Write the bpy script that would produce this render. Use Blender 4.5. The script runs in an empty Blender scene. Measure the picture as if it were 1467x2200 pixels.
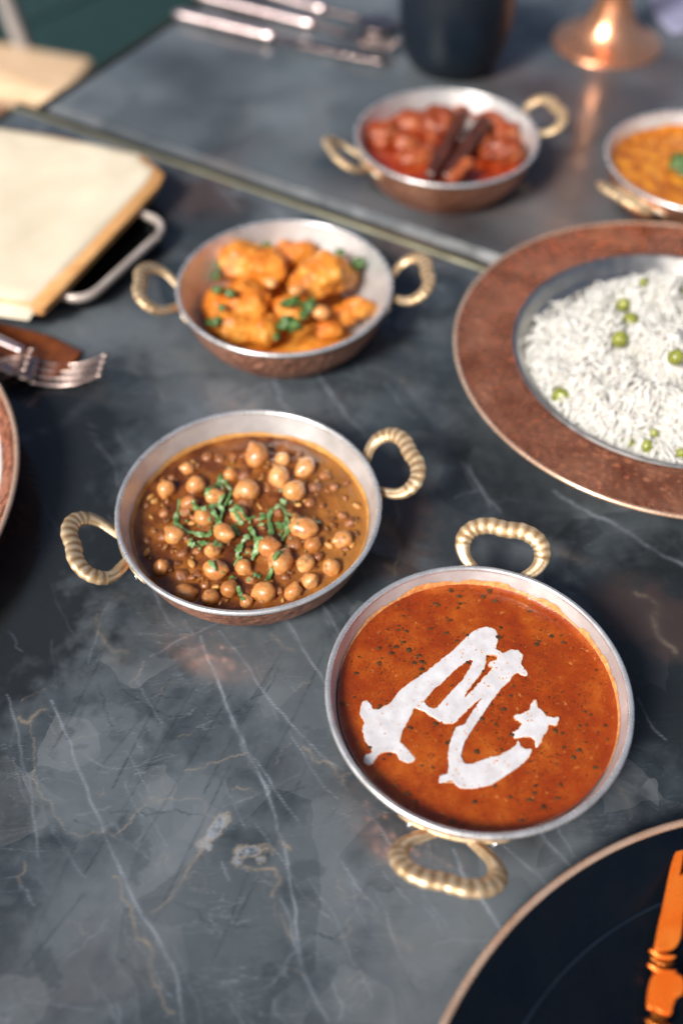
import bpy, bmesh, math, random
import numpy as np
from mathutils import Vector, Matrix, noise as mnoise

random.seed(7)
rng = np.random.default_rng(11)
S = bpy.context.scene
COL = S.collection
rad = math.radians

# ------------------------------------------------------------------ camera
FPX, PITCH, CAMZ = 2140.0, rad(50.5), 0.470      # focal length in photo pixels, downward pitch, height over the table top
cam_d = bpy.data.cameras.new("camera")
cam = bpy.data.objects.new("camera", cam_d); COL.objects.link(cam)
cam.location = (0, 0, CAMZ)
cam.rotation_euler = (math.pi / 2 - PITCH, 0, 0)
cam_d.sensor_fit = 'VERTICAL'; cam_d.sensor_height = 36.0
cam_d.lens = FPX * 36.0 / 2200.0
cam_d.clip_start = 0.01; cam_d.clip_end = 200
cam_d.dof.use_dof = True
cam_d.dof.focus_distance = 0.512
cam_d.dof.aperture_fstop = 2.5
cam_d.dof.aperture_blades = 0
S.camera = cam

# ------------------------------------------------------------------ daylight
SUN_AZ = rad(222); SUN_EL = rad(42)              # azimuth clockwise from +Y: low front-left of the table
w = bpy.data.worlds.new("World"); S.world = w; w.use_nodes = True
nt = w.node_tree; nt.nodes.clear()
sky = nt.nodes.new('ShaderNodeTexSky'); sky.sky_type = 'NISHITA'; sky.sun_disc = False
sky.sun_elevation = SUN_EL; sky.sun_rotation = SUN_AZ
sky.air_density = 0.7; sky.dust_density = 5.0; sky.ozone_density = 0.6
bg = nt.nodes.new('ShaderNodeBackground'); bg.inputs[1].default_value = 0.075
wo = nt.nodes.new('ShaderNodeOutputWorld')
nt.links.new(sky.outputs[0], bg.inputs[0]); nt.links.new(bg.outputs[0], wo.inputs[0])
sd = bpy.data.lights.new("sun", 'SUN'); sd.energy = 3.2; sd.angle = rad(15); sd.color = (1.0, 0.965, 0.925)
so = bpy.data.objects.new("sun", sd); COL.objects.link(so)
sdir = Vector((math.sin(SUN_AZ) * math.cos(SUN_EL), math.cos(SUN_AZ) * math.cos(SUN_EL), math.sin(SUN_EL)))
so.rotation_euler = (-sdir).to_track_quat('-Z', 'Y').to_euler()
S.view_settings.view_transform = 'Standard'; S.view_settings.look = 'None'
S.view_settings.exposure = 0.52; S.view_settings.gamma = 1.0
S.cycles.use_denoising = True
S.cycles.max_bounces = 8
S.cycles.caustics_reflective = False; S.cycles.caustics_refractive = False

# ------------------------------------------------------------------ measuring
CF = np.array([0, math.cos(PITCH), -math.sin(PITCH)]); CU = np.array([0, math.sin(PITCH), math.cos(PITCH)])
def at(u, v, z=0.0):
    """the point at height z that a photo pixel shows"""
    d = CF * FPX + np.array([1.0, 0, 0]) * (u - 733.5) - CU * (v - 1100)
    t = (z - CAMZ) / d[2]
    return np.array([d[0] * t, d[1] * t, z])
def mpp(u, v, z=0.0):
    """metres per photo pixel there"""
    p = at(u, v, z) - np.array([0, 0, CAMZ])
    return float(p @ CF) / FPX
EX = np.array([math.cos(rad(-30.6)), math.sin(rad(-30.6))])   # along the table joint
NX = np.array([-EX[1], EX[0]])                                # across it, away from the viewer

# ------------------------------------------------------------------ scene helpers
def link(o, parent=None):
    COL.objects.link(o)
    if parent is not None: o.parent = parent
    return o
def mesh(name, verts, faces, mat, parent=None, smooth=True, loc=None):
    me = bpy.data.meshes.new(name)
    me.from_pydata([tuple(v) for v in verts], [], [tuple(f) for f in faces])
    me.materials.append(mat)
    if smooth: me.polygons.foreach_set('use_smooth', [True] * len(me.polygons))
    me.update()
    o = bpy.data.objects.new(name, me)
    if loc is not None: o.location = loc
    return link(o, parent)
def shift(o, v):
    o.location = v; return o
def thing(name, loc, label, cat, group=None, rz=0.0):
    o = bpy.data.objects.new(name, None); COL.objects.link(o)
    o.location = loc; o.rotation_euler = (0, 0, rz); o.empty_display_size = .02
    return tag(o, label, cat, group)
def tag(o, label, cat, group=None):
    o['label'] = label; o['category'] = cat
    if group: o['group'] = group
    return o
def copy_tree(o, parent=None):
    c = o.copy(); COL.objects.link(c)
    if parent is not None: c.parent = parent
    for ch in o.children: copy_tree(ch, c)
    return c
class MB:
    def __init__(s): s.v = []; s.f = []
    def add(s, v, f):
        n = len(s.v); s.v += [tuple(x) for x in v]; s.f += [tuple(i + n for i in x) for x in f]
    def build(s, name, mat, parent=None, smooth=True, loc=None): return mesh(name, s.v, s.f, mat, parent, smooth, loc)

def lathe(prof, seg=96, fn=None):
    v = []; f = []
    for (r, z) in prof:
        for k in range(seg):
            a = 2 * math.pi * k / seg
            x, y, zz = r * math.cos(a), r * math.sin(a), z
            if fn: x, y, zz = fn(x, y, zz, a)
            v.append((x, y, zz))
    for i in range(len(prof) - 1):
        for k in range(seg):
            a = i * seg + k; b = i * seg + (k + 1) % seg
            f.append((a, b, b + seg, a + seg))
    return v, f
def bead(r, z, br, seg=128, ring=10):
    """torus"""
    v = []; f = []
    for k in range(seg):
        a = 2 * math.pi * k / seg
        for j in range(ring):
            b = 2 * math.pi * j / ring
            v.append(((r + br * math.cos(b)) * math.cos(a), (r + br * math.cos(b)) * math.sin(a), z + br * math.sin(b)))
    for k in range(seg):
        for j in range(ring):
            a = k * ring + j; b = k * ring + (j + 1) % ring
            c = ((k + 1) % seg) * ring + (j + 1) % ring; d = ((k + 1) % seg) * ring + j
            f.append((a, d, c, b))
    return v, f
def catmull(P, n, closed=False, ten=.5):
    P = [Vector(p) for p in P]; out = []; m = len(P)
    R = range(m) if closed else range(m - 1)
    for i in R:
        p1, p2 = P[i], P[(i + 1) % m]
        p0 = P[i - 1] if (closed or i > 0) else p1 * 2 - p2
        p3 = P[(i + 2) % m] if (closed or i + 2 < m) else p2 * 2 - p1
        for k in range(n):
            t = k / n
            m1 = (p2 - p0) * ten; m2 = (p3 - p1) * ten; t2 = t * t; t3 = t2 * t
            out.append(p1 * (2 * t3 - 3 * t2 + 1) + m1 * (t3 - 2 * t2 + t) + p2 * (3 * t2 - 2 * t3) + m2 * (t3 - t2))
    if not closed: out.append(P[-1].copy())
    return out
def sweep(path, rfun, seg=12, up=Vector((0, 0, 1)), sect=None, cap=True):
    """tube along path; rfun(t)->(half width, half height); sect(t, phi)->factor"""
    v = []; f = []; n = len(path)
    for i, p in enumerate(path):
        t = i / (n - 1)
        d = (path[min(i + 1, n - 1)] - path[max(i - 1, 0)]).normalized()
        side = d.cross(up)
        if side.length < 1e-6: side = Vector((1, 0, 0))
        side.normalize(); u2 = side.cross(d).normalized()
        w, h = rfun(t)
        for k in range(seg):
            a = 2 * math.pi * k / seg; q = sect(t, a) if sect else 1
            v.append(p + side * (w * q * math.cos(a)) + u2 * (h * q * math.sin(a)))
    for i in range(n - 1):
        for k in range(seg):
            a = i * seg + k; b = i * seg + (k + 1) % seg
            f.append((a, b, b + seg, a + seg))
    if cap:
        f.append(tuple(range(seg))[::-1]); f.append(tuple((n - 1) * seg + k for k in range(seg)))
    return v, f
def blobv(radii, amp=.15, freq=2.0, seed=0, sub=3, octv=3):
    bm = bmesh.new(); bmesh.ops.create_icosphere(bm, subdivisions=sub, radius=1)
    off = Vector((seed * 3.71, seed * 1.93, seed * 7.17))
    out = []
    for vv in bm.verts:
        p = vv.co.copy(); n = 0; a = 1; fr = freq
        for _ in range(octv):
            n += a * mnoise.noise(p * fr + off); a *= .5; fr *= 2.1
        s = 1 + amp * n
        out.append((p.x * radii[0] * s, p.y * radii[1] * s, p.z * radii[2] * s))
    f = [[q.index for q in fa.verts] for fa in bm.faces]
    bm.free(); return out, f
def rot2(p, a): c, s = math.cos(a), math.sin(a); return (p[0] * c - p[1] * s, p[0] * s + p[1] * c)
def rounded_poly(pts, r, n=6):
    out = []; m = len(pts)
    for i in range(m):
        p = Vector(pts[i]); a = Vector(pts[i - 1]); b = Vector(pts[(i + 1) % m])
        da = (a - p).normalized(); db = (b - p).normalized()
        p0 = p + da * r; p1 = p + db * r
        for k in range(n + 1):
            t = k / n; out.append((p0 * (1 - t) ** 2 + p * 2 * t * (1 - t) + p1 * t * t))
    return out
def slab(poly, z0, z1, bev=.001, steps=3):
    """solid from a convex-ish outline with rounded upper and lower edges"""
    P = [Vector((p[0], p[1])) for p in poly]; n = len(P)
    nor = []
    for i in range(n):
        d = (P[(i + 1) % n] - P[i - 1]); nor.append(Vector((d.y, -d.x)).normalized())
    rings = []
    for k in range(steps + 1):
        a = math.pi / 2 * k / steps; rings.append((-bev * (1 - math.sin(a)), z0 + bev * (1 - math.cos(a))))
    for k in range(steps + 1):
        a = math.pi / 2 * k / steps; rings.append((-bev * (1 - math.cos(a)), z1 - bev * (1 - math.sin(a))))
    v = []; f = []
    for off, z in rings:
        for p, m in zip(P, nor): v.append((p.x + m.x * off, p.y + m.y * off, z))
    for i in range(len(rings) - 1):
        for k in range(n):
            a = i * n + k; b = i * n + (k + 1) % n
            f.append((a, b, b + n, a + n))
    f.append(tuple(range(n))[::-1]); f.append(tuple((len(rings) - 1) * n + k for k in range(n)))
    return v, f

# ------------------------------------------------------------------ material helpers
class NT:
    def __init__(s, name):
        s.m = bpy.data.materials.new(name); s.m.use_nodes = True; s.t = s.m.node_tree; s.n = s.t.nodes
        s.b = s.n['Principled BSDF']
    def node(s, typ, **kw):
        n = s.n.new(typ)
        for k, v in kw.items(): setattr(n, k, v)
        return n
    def l(s, a, b): s.t.links.new(a, b)
    def set(s, **kw):
        for k, v in kw.items():
            s.b.inputs[k.replace('_', ' ')].default_value = v
        return s
    def obj(s): return s.node('ShaderNodeTexCoord').outputs['Object']
    def noise(s, vec, scale, detail=4, rough=.55, dist=0):
        n = s.node('ShaderNodeTexNoise'); n.inputs['Scale'].default_value = scale; n.inputs['Detail'].default_value = detail
        n.inputs['Roughness'].default_value = rough; n.inputs['Distortion'].default_value = dist
        s.l(vec, n.inputs['Vector']); return n.outputs['Fac']
    def ramp(s, fac, stops, interp='LINEAR'):
        r = s.node('ShaderNodeValToRGB'); cr = r.color_ramp; cr.interpolation = interp
        while len(cr.elements) < len(stops): cr.elements.new(.5)
        for e, (p, c) in zip(cr.elements, stops):
            e.position = p; e.color = c if len(c) == 4 else (*c, 1)
        s.l(fac, r.inputs[0]); return r.outputs[0]
    def mix(s, fac, a, b, mode='MIX'):
        m = s.node('ShaderNodeMix', data_type='RGBA', blend_type=mode)
        for sock, val in ((m.inputs[0], fac), (m.inputs[6], a), (m.inputs[7], b)):
            if isinstance(val, bpy.types.NodeSocket): s.l(val, sock)
            elif isinstance(val, (int, float)): sock.default_value = val
            else: sock.default_value = (*val, 1)
        return m.outputs[2]
    def math(s, op, a, b=0.0, c=None, clamp=False):
        m = s.node('ShaderNodeMath', operation=op, use_clamp=clamp)
        for i, val in enumerate((a, b) if c is None else (a, b, c)):
            if isinstance(val, bpy.types.NodeSocket): s.l(val, m.inputs[i])
            else: m.inputs[i].default_value = val
        return m.outputs[0]
    def smooth(s, x, lo, hi, a=0.0, b=1.0):
        m = s.node('ShaderNodeMapRange', interpolation_type='SMOOTHSTEP')
        s.l(x, m.inputs[0])
        for i, val in enumerate((lo, hi, a, b)): m.inputs[i + 1].default_value = val
        return m.outputs[0]
    def bump(s, h, strength=.3, dist=.001):
        b = s.node('ShaderNodeBump'); b.inputs['Strength'].default_value = strength; b.inputs['Distance'].default_value = dist
        s.l(h, b.inputs['Height']); s.l(b.outputs[0], s.b.inputs['Normal']); return s
    def color(s, c): s.l(c, s.b.inputs['Base Color']); return s

def mapping(k, vec, scale=(1, 1, 1), rot=(0, 0, 0), loc=(0, 0, 0)):
    m = k.node('ShaderNodeMapping'); k.l(vec, m.inputs[0])
    m.inputs['Scale'].default_value = scale; m.inputs['Rotation'].default_value = rot; m.inputs['Location'].default_value = loc
    return m.outputs[0]

M = {}
def mat_stone():
    k = NT('polished grey stone'); v = k.obj()
    warp = k.node('ShaderNodeVectorMath', operation='ADD')
    nn = k.node('ShaderNodeTexNoise'); nn.inputs['Scale'].default_value = 9; nn.inputs['Detail'].default_value = 5
    k.l(v, nn.inputs['Vector'])
    sc = k.node('ShaderNodeVectorMath', operation='SCALE'); sc.inputs['Scale'].default_value = .05
    k.l(nn.outputs['Color'], sc.inputs[0]); k.l(v, warp.inputs[0]); k.l(sc.outputs[0], warp.inputs[1]); wv = warp.outputs[0]
    big = k.noise(wv, 7, 6, .6)
    base = k.ramp(big, [(.34, (.012, .017, .021)), (.46, (.040, .051, .060)), (.58, (.088, .103, .115)), (.74, (.155, .168, .176))])
    fine = k.noise(wv, 60, 8, .7)
    base = k.mix(k.smooth(fine, .42, .70, 0, .34), base, (.10, .12, .135))
    # clouded clasts with sharp borders
    vo = k.node('ShaderNodeTexVoronoi', feature='F1'); vo.inputs['Scale'].default_value = 13; k.l(wv, vo.inputs['Vector'])
    sep = k.node('ShaderNodeSeparateColor'); k.l(vo.outputs['Color'], sep.inputs[0])
    base = k.mix(k.smooth(sep.outputs[0], .72, .76, 0, .50), base, (.022, .032, .038))
    vo2 = k.node('ShaderNodeTexVoronoi', feature='F1'); vo2.inputs['Scale'].default_value = 38; k.l(wv, vo2.inputs['Vector'])
    sp2 = k.node('ShaderNodeSeparateColor'); k.l(vo2.outputs['Color'], sp2.inputs[0])
    base = k.mix(k.math('MULTIPLY', k.smooth(sp2.outputs[0], .80, .84), k.smooth(k.noise(mapping(k, v, loc=(7, 2, 0)), 10, 3), .45, .6, 0, .5)), base, (.022, .030, .036))
    base = k.mix(k.math('MULTIPLY', k.smooth(sp2.outputs[1], .80, .86), k.smooth(k.noise(mapping(k, v, loc=(2, 9, 0)), 10, 3), .45, .6, 0, .4)), base, (.17, .185, .195))
    base = k.mix(k.smooth(sep.outputs[1], .75, .85, 0, .30), base, (.14, .15, .155))
    # brown clouds
    br = k.noise(mapping(k, wv, loc=(3, 1, 0)), 5, 5, .6)
    base = k.mix(k.smooth(br, .56, .72, 0, .45), base, (.075, .055, .048))
    # thin general veins, two directions
    def veins(scale, rotz, width, seed, stretch=5):
        mv = mapping(k, wv, scale=(1, stretch, 1), rot=(0, 0, rotz), loc=(seed, seed * .7, 0))
        n = k.noise(mv, scale, 5, .6)
        d = k.math('ABSOLUTE', k.math('SUBTRACT', n, .5))
        gate = k.smooth(k.noise(mapping(k, v, loc=(seed * 2, 0, 0)), 12, 3), .42, .6)
        return k.math('MULTIPLY', k.smooth(d, 0.0, width, 1, 0), gate)
    base = k.mix(k.math('MULTIPLY', veins(7, rad(118), .005, 1.7), .28), base, (.26, .29, .33))
    base = k.mix(k.math('MULTIPLY', veins(12, rad(60), .005, 4.1), .22), base, (.22, .23, .24))
    base = k.mix(k.math('MULTIPLY', veins(9, rad(52), .006, 8.3), .4), base, (.018, .028, .036))
    # hand placed marks on the mesh; tone also holds painted shade and reflections
    a = k.node('ShaderNodeAttribute', attribute_name='marks'); s3 = k.node('ShaderNodeSeparateColor'); k.l(a.outputs['Color'], s3.inputs[0])
    b2 = k.node('ShaderNodeAttribute', attribute_name='tone'); s4 = k.node('ShaderNodeSeparateColor'); k.l(b2.outputs['Color'], s4.inputs[0])
    base = k.mix(k.math('MULTIPLY', s4.outputs[0], .75), base, (.155, .182, .200))
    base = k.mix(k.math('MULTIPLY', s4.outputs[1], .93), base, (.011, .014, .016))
    base = k.mix(k.math('MULTIPLY', s4.outputs[2], .8), base, (.10, .055, .042))
    grit = k.smooth(k.noise(v, 900, 3, .7), .3, .7, .55, 1.0)
    base = k.mix(k.math('MULTIPLY', s3.outputs[2], .85), base, (.014, .022, .028))
    base = k.mix(k.math('MULTIPLY', k.math('MULTIPLY', s3.outputs[0], grit), .8), base, (.36, .40, .46))
    base = k.mix(k.math('MULTIPLY', k.math('MULTIPLY', s3.outputs[1], grit), .85), base, (.34, .27, .19))
    k.color(base)
    r = k.smooth(k.noise(v, 35, 5), .3, .7, .12, .26); k.l(r, k.b.inputs['Roughness'])
    k.set(IOR=1.54)
    k.bump(k.noise(v, 500, 4), .06, .0003)
    return k.m
def mat_metal(name, c1, c2, rough=(.25, .4), scale=60, bump=.15, metallic=1.0, stretch=(1, 1, 1), bscale=None, bdist=.0005, spots=None):
    k = NT(name); v = mapping(k, k.obj(), scale=stretch)
    n = k.noise(v, scale, 5, .6)
    c = k.ramp(n, [(.3, c1), (.7, c2)])
    if spots: c = k.mix(k.smooth(k.noise(v, scale * 3, 4), .58, .7, 0, .7), c, spots)
    k.color(c)
    k.l(k.smooth(k.noise(v, scale * 1.7, 4), .3, .7, rough[0], rough[1]), k.b.inputs['Roughness'])
    k.set(Metallic=metallic)
    k.bump(k.noise(v, bscale or scale * 4, 4), bump, bdist)
    return k.m
def mat_tin():
    k = NT('brushed tin lining'); v = k.obj()
    sx = k.node('ShaderNodeSeparateXYZ'); k.l(v, sx.inputs[0])
    comb = k.node('ShaderNodeCombineXYZ')
    rr = k.math('SQRT', k.math('ADD', k.math('MULTIPLY', sx.outputs[0], sx.outputs[0]), k.math('MULTIPLY', sx.outputs[1], sx.outputs[1])))
    k.l(rr, comb.inputs[0]); k.l(sx.outputs[2], comb.inputs[1])
    ring = k.noise(comb.outputs[0], 900, 3)
    n = k.noise(v, 45, 5)
    c = k.ramp(n, [(.3, (.62, .62, .61)), (.7, (.88, .88, .87))])
    c = k.mix(k.smooth(k.noise(v, 22, 4), .55, .75, 0, .5), c, (.45, .40, .34))
    k.color(c); k.set(Metallic=.62)
    k.l(k.smooth(n, .3, .7, .36, .5), k.b.inputs['Roughness'])
    k.bump(k.math('ADD', ring, k.noise(v, 160, 5)), .4, .0004); return k.m
def mat_copper_hammered(name='hammered copper', c1=(.48, .18, .10), c2=(.82, .42, .28), rough=(.30, .45)):
    k = NT(name); v = k.obj()
    vo = k.node('ShaderNodeTexVoronoi', feature='SMOOTH_F1'); vo.inputs['Scale'].default_value = 210; k.l(v, vo.inputs['Vector'])
    n = k.noise(v, 30, 6, .65)
    c = k.ramp(n, [(.28, c1), (.72, c2)])
    c = k.mix(k.smooth(k.noise(v, 14, 4), .55, .72, 0, .35), c, (.14, .05, .03))
    c = k.mix(k.smooth(k.noise(v, 130, 5, .7), .5, .72, 0, .18), c, (.16, .055, .03))
    k.color(c); k.set(Metallic=.8)
    k.l(k.smooth(n, .3, .7, rough[0], rough[1]), k.b.inputs['Roughness'])
    k.bump(vo.outputs['Distance'], .9, .0022); return k.m
def mat_food(name, stops, scale=80, rough=(.18, .4), bump=.3, bscale=300, bdist=.0006, rand=None, coat=.3, sss=0.0, detail=6):
    k = NT(name); v = k.obj()
    n = k.noise(v, scale, detail, .62)
    c = k.ramp(n, stops)
    if rand:
        oi = k.node('ShaderNodeObjectInfo')
        c2 = k.ramp(oi.outputs['Random'], rand); c = k.mix(1.0, c, c2, 'MULTIPLY')
    if name == 'red orange soup':
        vs = k.node('ShaderNodeTexVoronoi'); vs.inputs['Scale'].default_value = 900; k.l(v, vs.inputs['Vector'])
        c = k.mix(k.math('MULTIPLY', k.smooth(vs.outputs['Distance'], .16, .34, 1, 0), k.smooth(k.noise(v, 90, 4), .42, .62)), c, (.10, .018, .003))
        c = k.mix(k.smooth(k.noise(v, 24, 6, .7, .6), .5, .68, 0, .55), c, (.23, .026, .003))
        c = k.mix(k.smooth(k.noise(v, 260, 5, .7), .60, .72, 0, .5), c, (.72, .32, .08))
    if name == 'chickpea':
        c = k.mix(k.smooth(k.noise(v, 1.1, 5, .65), .50, .66, 0, .7), c, (.22, .065, .016))
    if name == 'brown chickpea gravy':
        sx = k.node('ShaderNodeSeparateXYZ'); k.l(v, sx.inputs[0])
        g = k.math('ADD', k.math('MULTIPLY', sx.outputs[0], 11.0), k.math('MULTIPLY', k.noise(v, 26, 4), 1.1))
        c = k.mix(k.smooth(g, .75, 1.25, 0, .85), c, (.36, .15, .030))
    k.color(c)
    k.l(k.smooth(k.noise(v, scale * 1.5, 4), .3, .7, rough[0], rough[1]), k.b.inputs['Roughness'])
    k.set(Coat_Weight=coat, Coat_Roughness=.12)
    if sss: k.set(Subsurface_Weight=sss, Subsurface_Scale=.003, Subsurface_Radius=(1.0, .4, .15))
    k.bump(k.noise(v, bscale, 5), bump, bdist); return k.m
def mat_plain(name, c1, c2, rough=.5, scale=40, bump=.1, bscale=300, **kw):
    k = NT(name); v = k.obj(); k.color(k.ramp(k.noise(v, scale, 5), [(.3, c1), (.7, c2)])); k.set(Roughness=rough, **kw)
    k.bump(k.noise(v, bscale, 4), bump, .0005); return k.m

M['stone'] = mat_stone()
M['tin'] = mat_tin()
M['steel'] = mat_metal('grey steel bowl', (.42, .41, .38), (.60, .59, .56), (.28, .42), 60, .12)
M['rim'] = mat_metal('worn tinned rim', (.58, .58, .57), (.80, .80, .80), (.22, .36), 90, .12, metallic=.7)
M['copper'] = mat_copper_hammered()
M['copper_rim'] = mat_metal('polished copper edge', (.74, .44, .28), (.92, .68, .50), (.18, .3), 50, .1, metallic=.65)
M['plate_copper'] = mat_copper_hammered('dark hammered copper rim', (.42, .12, .055), (.84, .36, .20), (.20, .34))
def mat_brass():
    k = NT('cast brass with patina in the grooves'); v = k.obj()
    c = k.ramp(k.noise(v, 130, 5, .6), [(.3, (.62, .42, .215)), (.7, (.93, .75, .50))])
    at_ = k.node('ShaderNodeAttribute', attribute_name='groove')
    c = k.mix(k.math('MULTIPLY', at_.outputs['Fac'], .9), c, (.30, .15, .055))
    c = k.mix(k.smooth(k.noise(v, 300, 4), .56, .72, 0, .5), c, (.36, .22, .09))
    k.color(c); k.set(Metallic=.6); k.l(k.smooth(k.noise(v, 220, 4), .3, .7, .32, .5), k.b.inputs['Roughness'])
    k.bump(k.noise(v, 700, 4), .5, .0004); return k.m
M['brass'] = mat_brass()
M['silver'] = mat_metal('silver solder', (.7, .7, .7), (.9, .9, .9), (.2, .3), 90, .2)
M['trim'] = mat_metal('olive bronze trim', (.085, .083, .060), (.14, .135, .095), (.45, .6), 20, .1)
M['lip'] = mat_metal('beige enamel lip', (.50, .42, .36), (.66, .58, .52), (.3, .4), 50, .05, metallic=.3)
M['goblet'] = mat_metal('bright copper', (.98, .42, .22), (1.0, .52, .30), (.24, .34), 25, .03, metallic=.9)
M['cutlery'] = mat_metal('rose metal cutlery', (.80, .62, .60), (.92, .78, .76), (.25, .38), 60, .05)
M['fork'] = mat_metal('rose steel fork', (.34, .25, .22), (.56, .44, .40), (.22, .35), 60, .05)
M['orange'] = mat_metal('orange copper', (1.0, .16, .010), (1.0, .26, .03), (.22, .34), 60, .1, metallic=.45)
k = mat_food('red orange soup', [(.25, (.20, .022, .003)), (.45, (.29, .042, .003)), (.6, (.38, .076, .006)), (.8, (.54, .16, .025))], 55, (.12, .26), .35, 420, .0006, coat=.35, detail=9)
M['soup'] = k
M['foam'] = mat_food('soup foam', [(.3, (.52, .15, .03)), (.7, (.80, .40, .15))], 300, (.2, .4), .6, 500, .0008)
M['cream'] = mat_plain('white cream', (.52, .50, .51), (.70, .70, .72), .16, 130, .3, 200)
M['fringe'] = mat_plain('cream bleeding into the soup', (.52, .20, .06), (.74, .44, .26), .3, 500, .1)
M['fleck'] = mat_plain('dark herb fleck', (.045, .018, .006), (.11, .05, .014), .4, 400)
M['chole'] = mat_food('brown chickpea gravy', [(.30, (.034, .009, .002)), (.46, (.125, .032, .005)), (.60, (.28, .090, .014)), (.8, (.44, .20, .045))], 42, (.08, .25), .45, 260, .0012, coat=.5, detail=8)
M['oil'] = mat_food('orange oil film', [(.3, (.42, .17, .03)), (.7, (.70, .38, .11))], 120, (.2, .4), .3)
M['coated'] = mat_food('chickpea under gravy', [(.25, (.18, .055, .012)), (.5, (.36, .125, .028)), (.8, (.56, .25, .08))], 1.8, (.15, .3), .4, 400, .0006, rand=[(0, (.6, .5, .4)), (1, (1, 1, 1))], coat=.6)
M['chickpea'] = mat_food('chickpea', [(.25, (.52, .20, .055)), (.5, (.74, .36, .12)), (.8, (.92, .60, .30))], 1.6, (.2, .38), .25, 500, .0004,
                         rand=[(0, (.62, .48, .36)), (.4, (.9, .78, .66)), (1, (1, 1, 1))], coat=.5)
M['herb'] = mat_food('chopped coriander', [(.3, (.03, .11, .02)), (.5, (.15, .30, .09)), (.66, (.50, .62, .38))], 260, (.25, .45), .3, 900, rand=[(0, (.55, .62, .45)), (.6, (1, 1, 1)), (1, (1.25, 1.15, 1.2))])
M['leaf'] = mat_food('wet green leaf', [(.3, (.02, .06, .012)), (.5, (.06, .14, .025)), (.75, (.22, .34, .10))], 200, (.3, .5), .5, 500)
M['potato'] = mat_food('potato in orange masala', [(.25, (.40, .09, .008)), (.45, (.62, .20, .018)), (.62, (.80, .36, .05)), (.8, (.92, .64, .26))], 60, (.34, .58), .6, 240, .0016, coat=.06, rand=[(0, (.85, .62, .45)), (.25, (1, .84, .64)), (.5, (1, .9, .85)), (1, (1, 1, 1))])
M['red'] = mat_food('deep red gravy', [(.3, (.12, .010, .003)), (.5, (.30, .030, .006)), (.75, (.50, .10, .02))], 70, (.1, .28), .5, 220, .0012, coat=.5)
M['chicken'] = mat_food('meat in red gravy', [(.3, (.16, .020, .004)), (.5, (.36, .070, .016)), (.7, (.62, .24, .10))], 60, (.28, .5), .7, 200, .0016, rand=[(0, (.6, .5, .4)), (1, (1, 1, 1))], coat=.15)
M['bark'] = mat_food('cinnamon bark', [(.3, (.030, .008, .005)), (.7, (.12, .030, .015))], 120, (.3, .5), .5, 300)
M['dal'] = mat_food('yellow lentil dal', [(.32, (.24, .050, .004)), (.5, (.48, .145, .008)), (.72, (.70, .32, .03))], 110, (.2, .4), .5, 260, .001)
M['rice'] = mat_plain('steamed rice', (.60, .575, .51), (.77, .76, .71), .42, 200, .1, Subsurface_Weight=.35, Subsurface_Scale=.004, Subsurface_Radius=(1.0, .9, .75))
M['pea'] = mat_food('green pea', [(.3, (.12, .15, .012)), (.7, (.34, .35, .06))], 1.5, (.18, .3), .1, coat=.4)
M['seed'] = mat_plain('cumin seed', (.16, .07, .025), (.28, .14, .06), .5)
M['bronze'] = mat_metal('dark ornate copper', (.10, .025, .006), (.80, .24, .04), (.25, .4), 260, .8, bscale=300, bdist=.002)
M['navy'] = mat_metal('blue black glaze', (.004, .008, .014), (.007, .013, .022), (.16, .28), 25, .03, metallic=0)
M['well'] = mat_metal('blue black plate', (.0015, .003, .006), (.003, .005, .008), (.20, .36), 25, .03, metallic=0)
M['well'].node_tree.nodes['Principled BSDF'].inputs['IOR'].default_value = 1.33
M['black'] = mat_plain('black tray glaze', (.001, .001, .002), (.002, .003, .004), .35, 40, .05)
M['mug'] = mat_metal('navy matt glaze', (.0025, .006, .012), (.005, .012, .023), (.38, .5), 30, .08, metallic=0)
M['paper'] = mat_plain('cream paper', (.66, .57, .41), (.74, .66, .50), .6, 30, .1)
M['tan'] = mat_plain('tan edge', (.58, .27, .085), (.74, .42, .17), .55, 60, .2)
M['wood'] = mat_metal('pale chair wood', (.62, .40, .22), (.80, .60, .40), (.4, .55), 14, .15, metallic=0, stretch=(1, 8, 1))
M['brownwood'] = mat_metal('brown chair wood', (.16, .07, .035), (.26, .13, .07), (.4, .55), 14, .15, metallic=0, stretch=(1, 8, 1))
M['teal'] = mat_plain('dark teal cloth', (.000, .016, .016), (.002, .030, .030), .85, 30, .3)
M['rust'] = mat_plain('rust leather', (.10, .024, .008), (.24, .065, .018), .45, 60, .2)
M['lav'] = mat_plain('pale lavender cloth', (.20, .20, .30), (.30, .30, .42), .8, 30, .2)
M['floor'] = mat_plain('dark floor', (.05, .055, .06), (.09, .09, .09), .6, 3, .1)
M['pale'] = mat_plain('pale grey paint', (.35, .33, .31), (.45, .43, .42), .6, 10, .1)

# ------------------------------------------------------------------ the setting
fl = mesh('floor', [(-8, -6, -.75), (8, -6, -.75), (8, 10, -.75), (-8, 10, -.75)], [(0, 1, 2, 3)], M['floor'], smooth=False); fl['kind'] = 'structure'

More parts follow.
